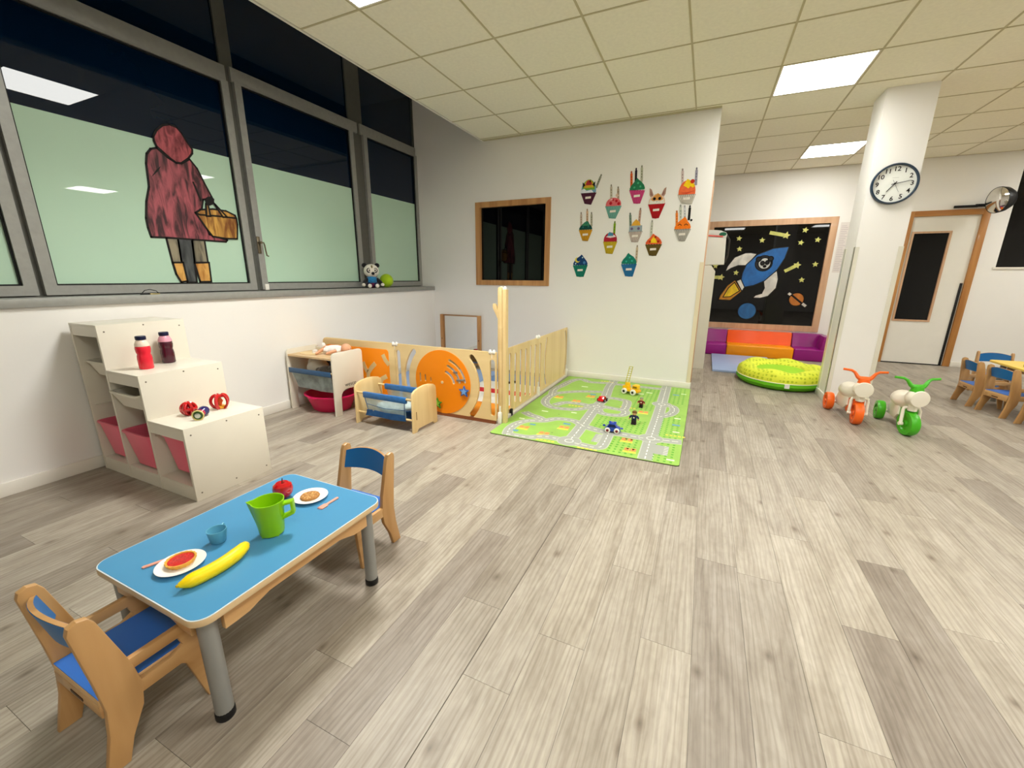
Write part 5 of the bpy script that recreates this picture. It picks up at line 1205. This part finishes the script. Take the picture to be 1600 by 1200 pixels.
decal('ringed_planet_picture', 'orange painted planet with white ring on the dark window', 'window picture', [('ring', stroke([(1.165, .965), (1.29, .868), (1.43, .765)], .05), (226, 222, 212)), ('globe', circ(1.287, .869, .10, 26), (200, 118, 36)), ('ring_front', stroke([(1.22, .93), (1.36, .815)], .012), (236, 214, 150))])
SG = 'yellow stars on the dark window'
STARS = [((.387, 1.786), 'yellow paper star, upper of the pair left of the rocket'), ((.707, 1.75), 'yellow paper star above the rocket hull, left of the shooting star'), ((1.247, 1.879), 'yellow paper star nearest to the top of the window frame'), ((1.218, 1.702), 'yellow paper star just right of the rocket nose tip'), ((1.423, 1.737), 'yellow paper star in the upper right corner of the dark window'), ((1.447, 1.389), 'yellow paper star at mid height near the right frame'), ((1.31, 1.16), 'yellow paper star above the ringed planet'), ((.412, 1.628), 'yellow paper star right above the upper white fin'), ((.41, 1.265), 'yellow paper star between the upper fin and the flame'), ((.10, 1.369), 'yellow paper star at left edge, under the white box')]
for (x, z), lb in STARS: decal('star_sticker', lb, 'star', [('star', star(x, z, .043, 90+random.uniform(-12, 12), .5), (216, 214, 120))], SG, 0)
for (a, b), lb in zip((((.793, 1.86), (1.016, 1.811)), ((1.069, 1.287), (1.219, 1.377)), ((.09, 1.193), (.203, 1.193))), ('long yellow shooting star at the top of the dark window', 'yellow shooting star right of the rocket', 'yellow shooting star at the left edge beside the flame')):
    decal('shooting_star_sticker', lb, 'star', [('tail', stroke([a, L2(a, b, .5), b], .05), (208, 206, 110)), ('star', star(b[0], b[1], .055, 80, .5), (220, 216, 124))], 'yellow shooting stars on the dark window', 0)
t = thing('wall_notice', 'tall white sheet of faint text right of the rocket window', 'notice', (1.715, YF-.001, 1.27))
MB().box(1.66, 1.775, YF-.003, YF-.001, 1.27, 1.965).obj('paper', M('paper_white', (226, 218, 212), .7), t, world=True, smooth=False)
mb = MB()
for k in range(26): mb.box(1.672, 1.672+.088*(.6+.4*random.random()), YF-.0034, YF-.0028, 1.30+k*.0245, 1.306+k*.0245)
mb.obj('text_lines', M('faint_text', (190, 176, 180), .7), t, world=True, smooth=False)

# ------------------------------------------------------------------ foam sofa, mat, nest
def sofa(label, x0, x1, seat, back, arm=0):
    t = thing('foam_sofa', label, 'foam sofa', ((x0+x1)/2, 7.48, 0), 0, 'soft foam sofa modules')
    MB().box(x0, x1, 7.25, 7.69, 0, .175, bev=.018, seg=3).obj('seat', M('foam_%d' % seat[1], seat, .32, .5, var=.03, bump=.12, bscale=7), t, world=True)
    out = [(7.69, .17), (7.69, .365), (7.585, .365), (7.53, .175)]
    MB().prism(out, 'yz', x0+.001, x1-.001, bev=.012).obj('backrest', M('foam_%d' % back[1], back, .32, .5, var=.03, bump=.12, bscale=7), t, world=True)
    if arm: MB().prism([(arm-.10, .17), (arm, .17), (arm, .365), (arm-.07, .365)], 'xz', 7.26, 7.57, bev=.012).obj('armrest', M('foam_%d' % back[1], back, .32), t, world=True)
sofa('purple foam seat at the left end of the sofa, next to the cabinet', -.22, .393, (150, 18, 124), (150, 18, 124))
sofa('orange foam sofa module between two purple ones', .397, 1.287, (252, 156, 4), (252, 92, 8))
sofa('purple foam corner seat at the right end of the sofa', 1.291, 1.70, (146, 16, 120), (146, 16, 120), 1.70)
tag(MB().box(.19, .95, 5.88, 7.17, .001, .03, bev=.005).obj('floor_mat', M('pale_blue_vinyl', (168, 186, 224), .4)), 'pale blue vinyl floor mat in front of the foam sofa', 'mat')
t = thing('floor_nest', 'round lime yellow floor cushion nest with green base beside the pillar', 'floor cushion', (.90, 5.62, 0))
def nest(prof, wob=.0):
    mb = MB(); seg = 56; rings = []
    for r_, z in prof:
        rings.append([mb.bm.verts.new((.45*r_*math.cos(2*PI*i/seg), .54*r_*math.sin(2*PI*i/seg), z*(1+wob*math.sin(6*2*PI*i/seg+.6)*(1 if z > .12 else 0)))) for i in range(seg)])
    for a, b in zip(rings, rings[1:]): mb.bridge(a, b)
    return mb, rings
mb, rg = nest([(.86, .0), (.95, .02), (1.0, .055), (.995, .085), (.985, .09)]); mb.bm.faces.new(rg[0][::-1]); mb.bm.faces.new(rg[-1]); mb.obj('base', M('green_fabric', (104, 190, 22), .7), t)
def dots_mat():
    m, nt, b = new_mat('yellow_dotted_fabric'); N, Lk = nt.nodes, nt.links
    tc = N.new('ShaderNodeTexCoord'); v = N.new('ShaderNodeTexVoronoi'); v.inputs['Scale'].default_value = 26; v.inputs['Randomness'].default_value = .15
    r_ = N.new('ShaderNodeValToRGB'); r_.color_ramp.elements[0].color = lin((176, 196, 20)); r_.color_ramp.elements[1].color = lin((224, 232, 60)); r_.color_ramp.elements[0].position = .28; r_.color_ramp.elements[1].position = .40
    Lk.new(tc.outputs['Object'], v.inputs['Vector']); Lk.new(v.outputs['Distance'], r_.inputs['Fac']); Lk.new(r_.outputs['Color'], b.inputs['Base Color']); b.inputs['Roughness'].default_value = .75
    return m
mb, rg = nest([(.985, .088), (.99, .12), (.965, .165), (.90, .195), (.80, .205), (.70, .195), (.60, .165), (.52, .135)], .07); mb.bm.faces.new(rg[0][::-1]); mb.bm.faces.new(rg[-1]); mb.obj('rim_cushion', dots_mat(), t)
mb, rg = nest([(.56, .125), (.54, .15), (.40, .142), (.01, .135)], 0); mb.bm.faces.new(rg[0][::-1]); mb.bm.faces.new(rg[-1]); mb.obj('centre_cushion', M('lime_fabric', (160, 214, 40), .75), t)
MB().tube([(.45*.992*math.cos(2*PI*i/56), .54*.992*math.sin(2*PI*i/56), .089) for i in range(56)], .005, 8, closed=True).obj('piping', M('pale_piping', (232, 236, 196), .7), t)
MB().box(-.025, .02, -.548, -.542, .045, .088).obj('care_tag', M('tag_white', (232, 230, 222), .7), t)

# ------------------------------------------------------------------ cabinet behind the wall end with a box on top
t = thing('tall_cabinet', 'narrow white cabinet side with clipped corner behind the cupcake wall', 'cabinet', (-.35, 6.2, 0))
MB().prism([(-.80, 0), (.082, 0), (.082, 1.262), (.03, 1.335), (-.80, 1.335)], 'xz', 5.98, 6.0, bev=.002).obj('side_panel', LAMIN, t, world=True)
MB().prism([(-.80, 0), (.082, 0), (.082, 1.262), (.03, 1.335), (-.80, 1.335)], 'xz', 6.48, 6.50, bev=.002).obj('side_panel', LAMIN, t, world=True)
for z in (.05, .45, .88, 1.315): MB().box(-.79, .02, 6.0, 6.48, z, z+.018).obj('shelf_board', LAMIN, t, world=True)
t = thing('white_box', 'white rounded box with red and green stickers on the tall cabinet', 'box', (.05, 6.09, 1.335))
MB().prism([(-.30, 1.337), (.172, 1.345), (.158, 1.66), (-.30, 1.70)], 'xz', 5.975, 6.16, bev=.006).obj('body', WHITE, t, world=True)
lid = MB().prism([(-.30, 1.70), (.158, 1.664), (.166, 1.70), (.150, 1.725), (.09, 1.75), (.0, 1.76), (-.30, 1.76)], 'xz', 5.99, 6.15, bev=.006).obj('rounded_lid', M('lid_white', (232, 230, 224), .3), t, world=True)
MB().prism([(-.10, 1.690), (.12, 1.668), (.12, 1.685), (-.10, 1.706)], 'xz', 5.972, 5.976).obj('red_strip', M('strip_red', (236, 104, 96), .5), t, world=True, smooth=False)
MB().prism(circ(.115, 1.705, .042, 18, .022), 'xz', 5.984, 5.991).obj('green_sticker', M('sticker_green', (26, 104, 76), .5), lid, world=True, smooth=False)
MB().tube([(.165, 6.05, 1.69), (.20, 6.05, 1.64), (.202, 6.05, 1.45), (.178, 6.05, 1.37)], .010, 8).obj('side_handle', M('dark_handle', (46, 40, 36), .5), t, world=True)

# ------------------------------------------------------------------ ride-on trikes (front = -y)
WHP = M('ivory_plastic', (240, 232, 214), .3, .5)
def trike(label, loc, rz, c, steer):
    t = thing('ride_on_trike', label, 'trike', loc, rz, 'ride-on trikes'); cm_ = M('trike_%d' % c[0], c, .35, .5)
    # seat body: horse-like trunk from rear to steering head
    mb = MB(); rings = []
    for y, z, rx, rz_ in ((.30, .225, .02, .02), (.285, .225, .055, .05), (.24, .228, .078, .068), (.16, .222, .075, .06), (.09, .225, .066, .062), (.03, .245, .058, .072), (-.02, .262, .05, .062), (-.05, .27, .03, .04)):
        rings.append([mb.bm.verts.new((rx*math.cos(2*PI*k/18), y, z+rz_*math.sin(2*PI*k/18))) for k in range(18)])
    for a, b in zip(rings, rings[1:]): mb.bridge(a, b)
    mb.bm.faces.new(rings[0][::-1]); mb.bm.faces.new(rings[-1]); mb.obj('seat_body', WHP, t)
    MB().prism([(.30, .20), (.05, .20), (.04, .13), (.12, .075), (.36, .06), (.37, .10)], 'yz', -.055, .055, bev=.012).obj('rear_body', WHP, t)
    MB().prism([(.10, .20), (-.06, .215), (-.07, .16), (.0, .10), (.06, .06), (.10, .07)], 'yz', -.04, .04, bev=.01).obj('under_body', cm_, t)
    ax = .335
    MB().cyl((-.10, ax, .08), (.10, ax, .08), .012).obj('rear_axle', WHP, t)
    def wheel(name, par, cx, cy, r_, wd, m_=None):
        R_ = Matrix.Rotation(PI/2, 3, 'Y'); 
        if m_: R_ = m_ @ R_
        wl = MB().lathe([(r_*.55, -wd*.30), (r_*.62, -wd/2), (r_*.93, -wd/2), (r_, -wd*.28), (r_, wd*.28), (r_*.93, wd/2), (r_*.62, wd/2), (r_*.55, wd*.30)], 32, (cx, cy, r_), R_, cap=False).obj(name, cm_, par)
        MB().lathe([(0, -wd*.32), (r_*.57, -wd*.32), (r_*.57, wd*.32), (0, wd*.32)], 24, (cx, cy, r_), R_).obj('rim_disc', cm_, wl)
        hubm = MB()
        hubm.lathe([(0, -wd*.55), (r_*.2, -wd*.55), (r_*.24, -wd*.4), (r_*.24, wd*.4), (r_*.2, wd*.55), (0, wd*.55)], 16, (cx, cy, r_), R_)
        for k_ in range(5):
            a = 2*PI*k_/5; d = R_ @ Vector((math.cos(a), math.sin(a), 0)); hubm.tube([Vector((cx, cy, r_))+d*r_*.2, Vector((cx, cy, r_))+d*r_*.58], r_*.09, 6)
        hubm.obj('spokes', cm_, wl); return wl
    for s in (-1, 1): wheel('rear_wheel', t, s*.105, ax, .080, .055)
    # front assembly turned with the bars
    m3_ = Matrix.Rotation(steer, 3, 'Z'); fy = -.075
    def turn(mb): return mb.xform(Matrix.Translation((0, fy, 0)) @ m3_.to_4x4())
    wheel('front_wheel', t, 0, fy, .094, .058, m3_)
    fk = MB()
    for s in (-1, 1): fk.tube([(s*.020, .012, .225), (s*.050, .010, .218), (s*.055, .004, .20), (s*.056, -.004, .094)], .0115, 10).cyl((s*.044, -.004, .094), (s*.068, -.004, .094), .014, seg=14)
    turn(fk).obj('fork', WHP, t)
    hd = MB(); hd.ell((0, -.005, .305), (.068, .055, .062), 22, 14); hd.cyl((0, 0, .2), (0, 0, .30), .03, seg=16); turn(hd).obj('steering_head', WHP, t)
    fd = MB(); fd.lathe([(0, .0), (.058, .0), (.064, .006), (.060, .014), (.03, .018), (0, .019)], 28, (0, -.045, .305), Matrix.Rotation(PI/2, 3, 'X')); turn(fd).obj('front_disc', WHP, t)
    hb = MB(); hb.tube([(-.145, .03, .452), (-.09, .022, .448), (-.068, .015, .435), (-.045, .006, .400), (-.03, .002, .388), (.03, .002, .388), (.045, .006, .400), (.068, .015, .435), (.09, .022, .448), (.145, .03, .452)], [.009, .010, .011, .015, .02, .02, .015, .011, .010, .009], 10)
    hb.cyl((0, 0, .345), (0, 0, .392), .045, .034, 18); turn(hb).obj('handlebar', cm_, t)
trike('ivory ride-on trike with orange wheels and handlebar at the pillar', (1.262, 4.262, 0), math.radians(0), (246, 104, 22), math.radians(-4))
trike('ivory ride-on trike with green wheels and handlebar, right of the orange one', (1.556, 4.115, 0), math.radians(-7), (70, 176, 28), math.radians(18))
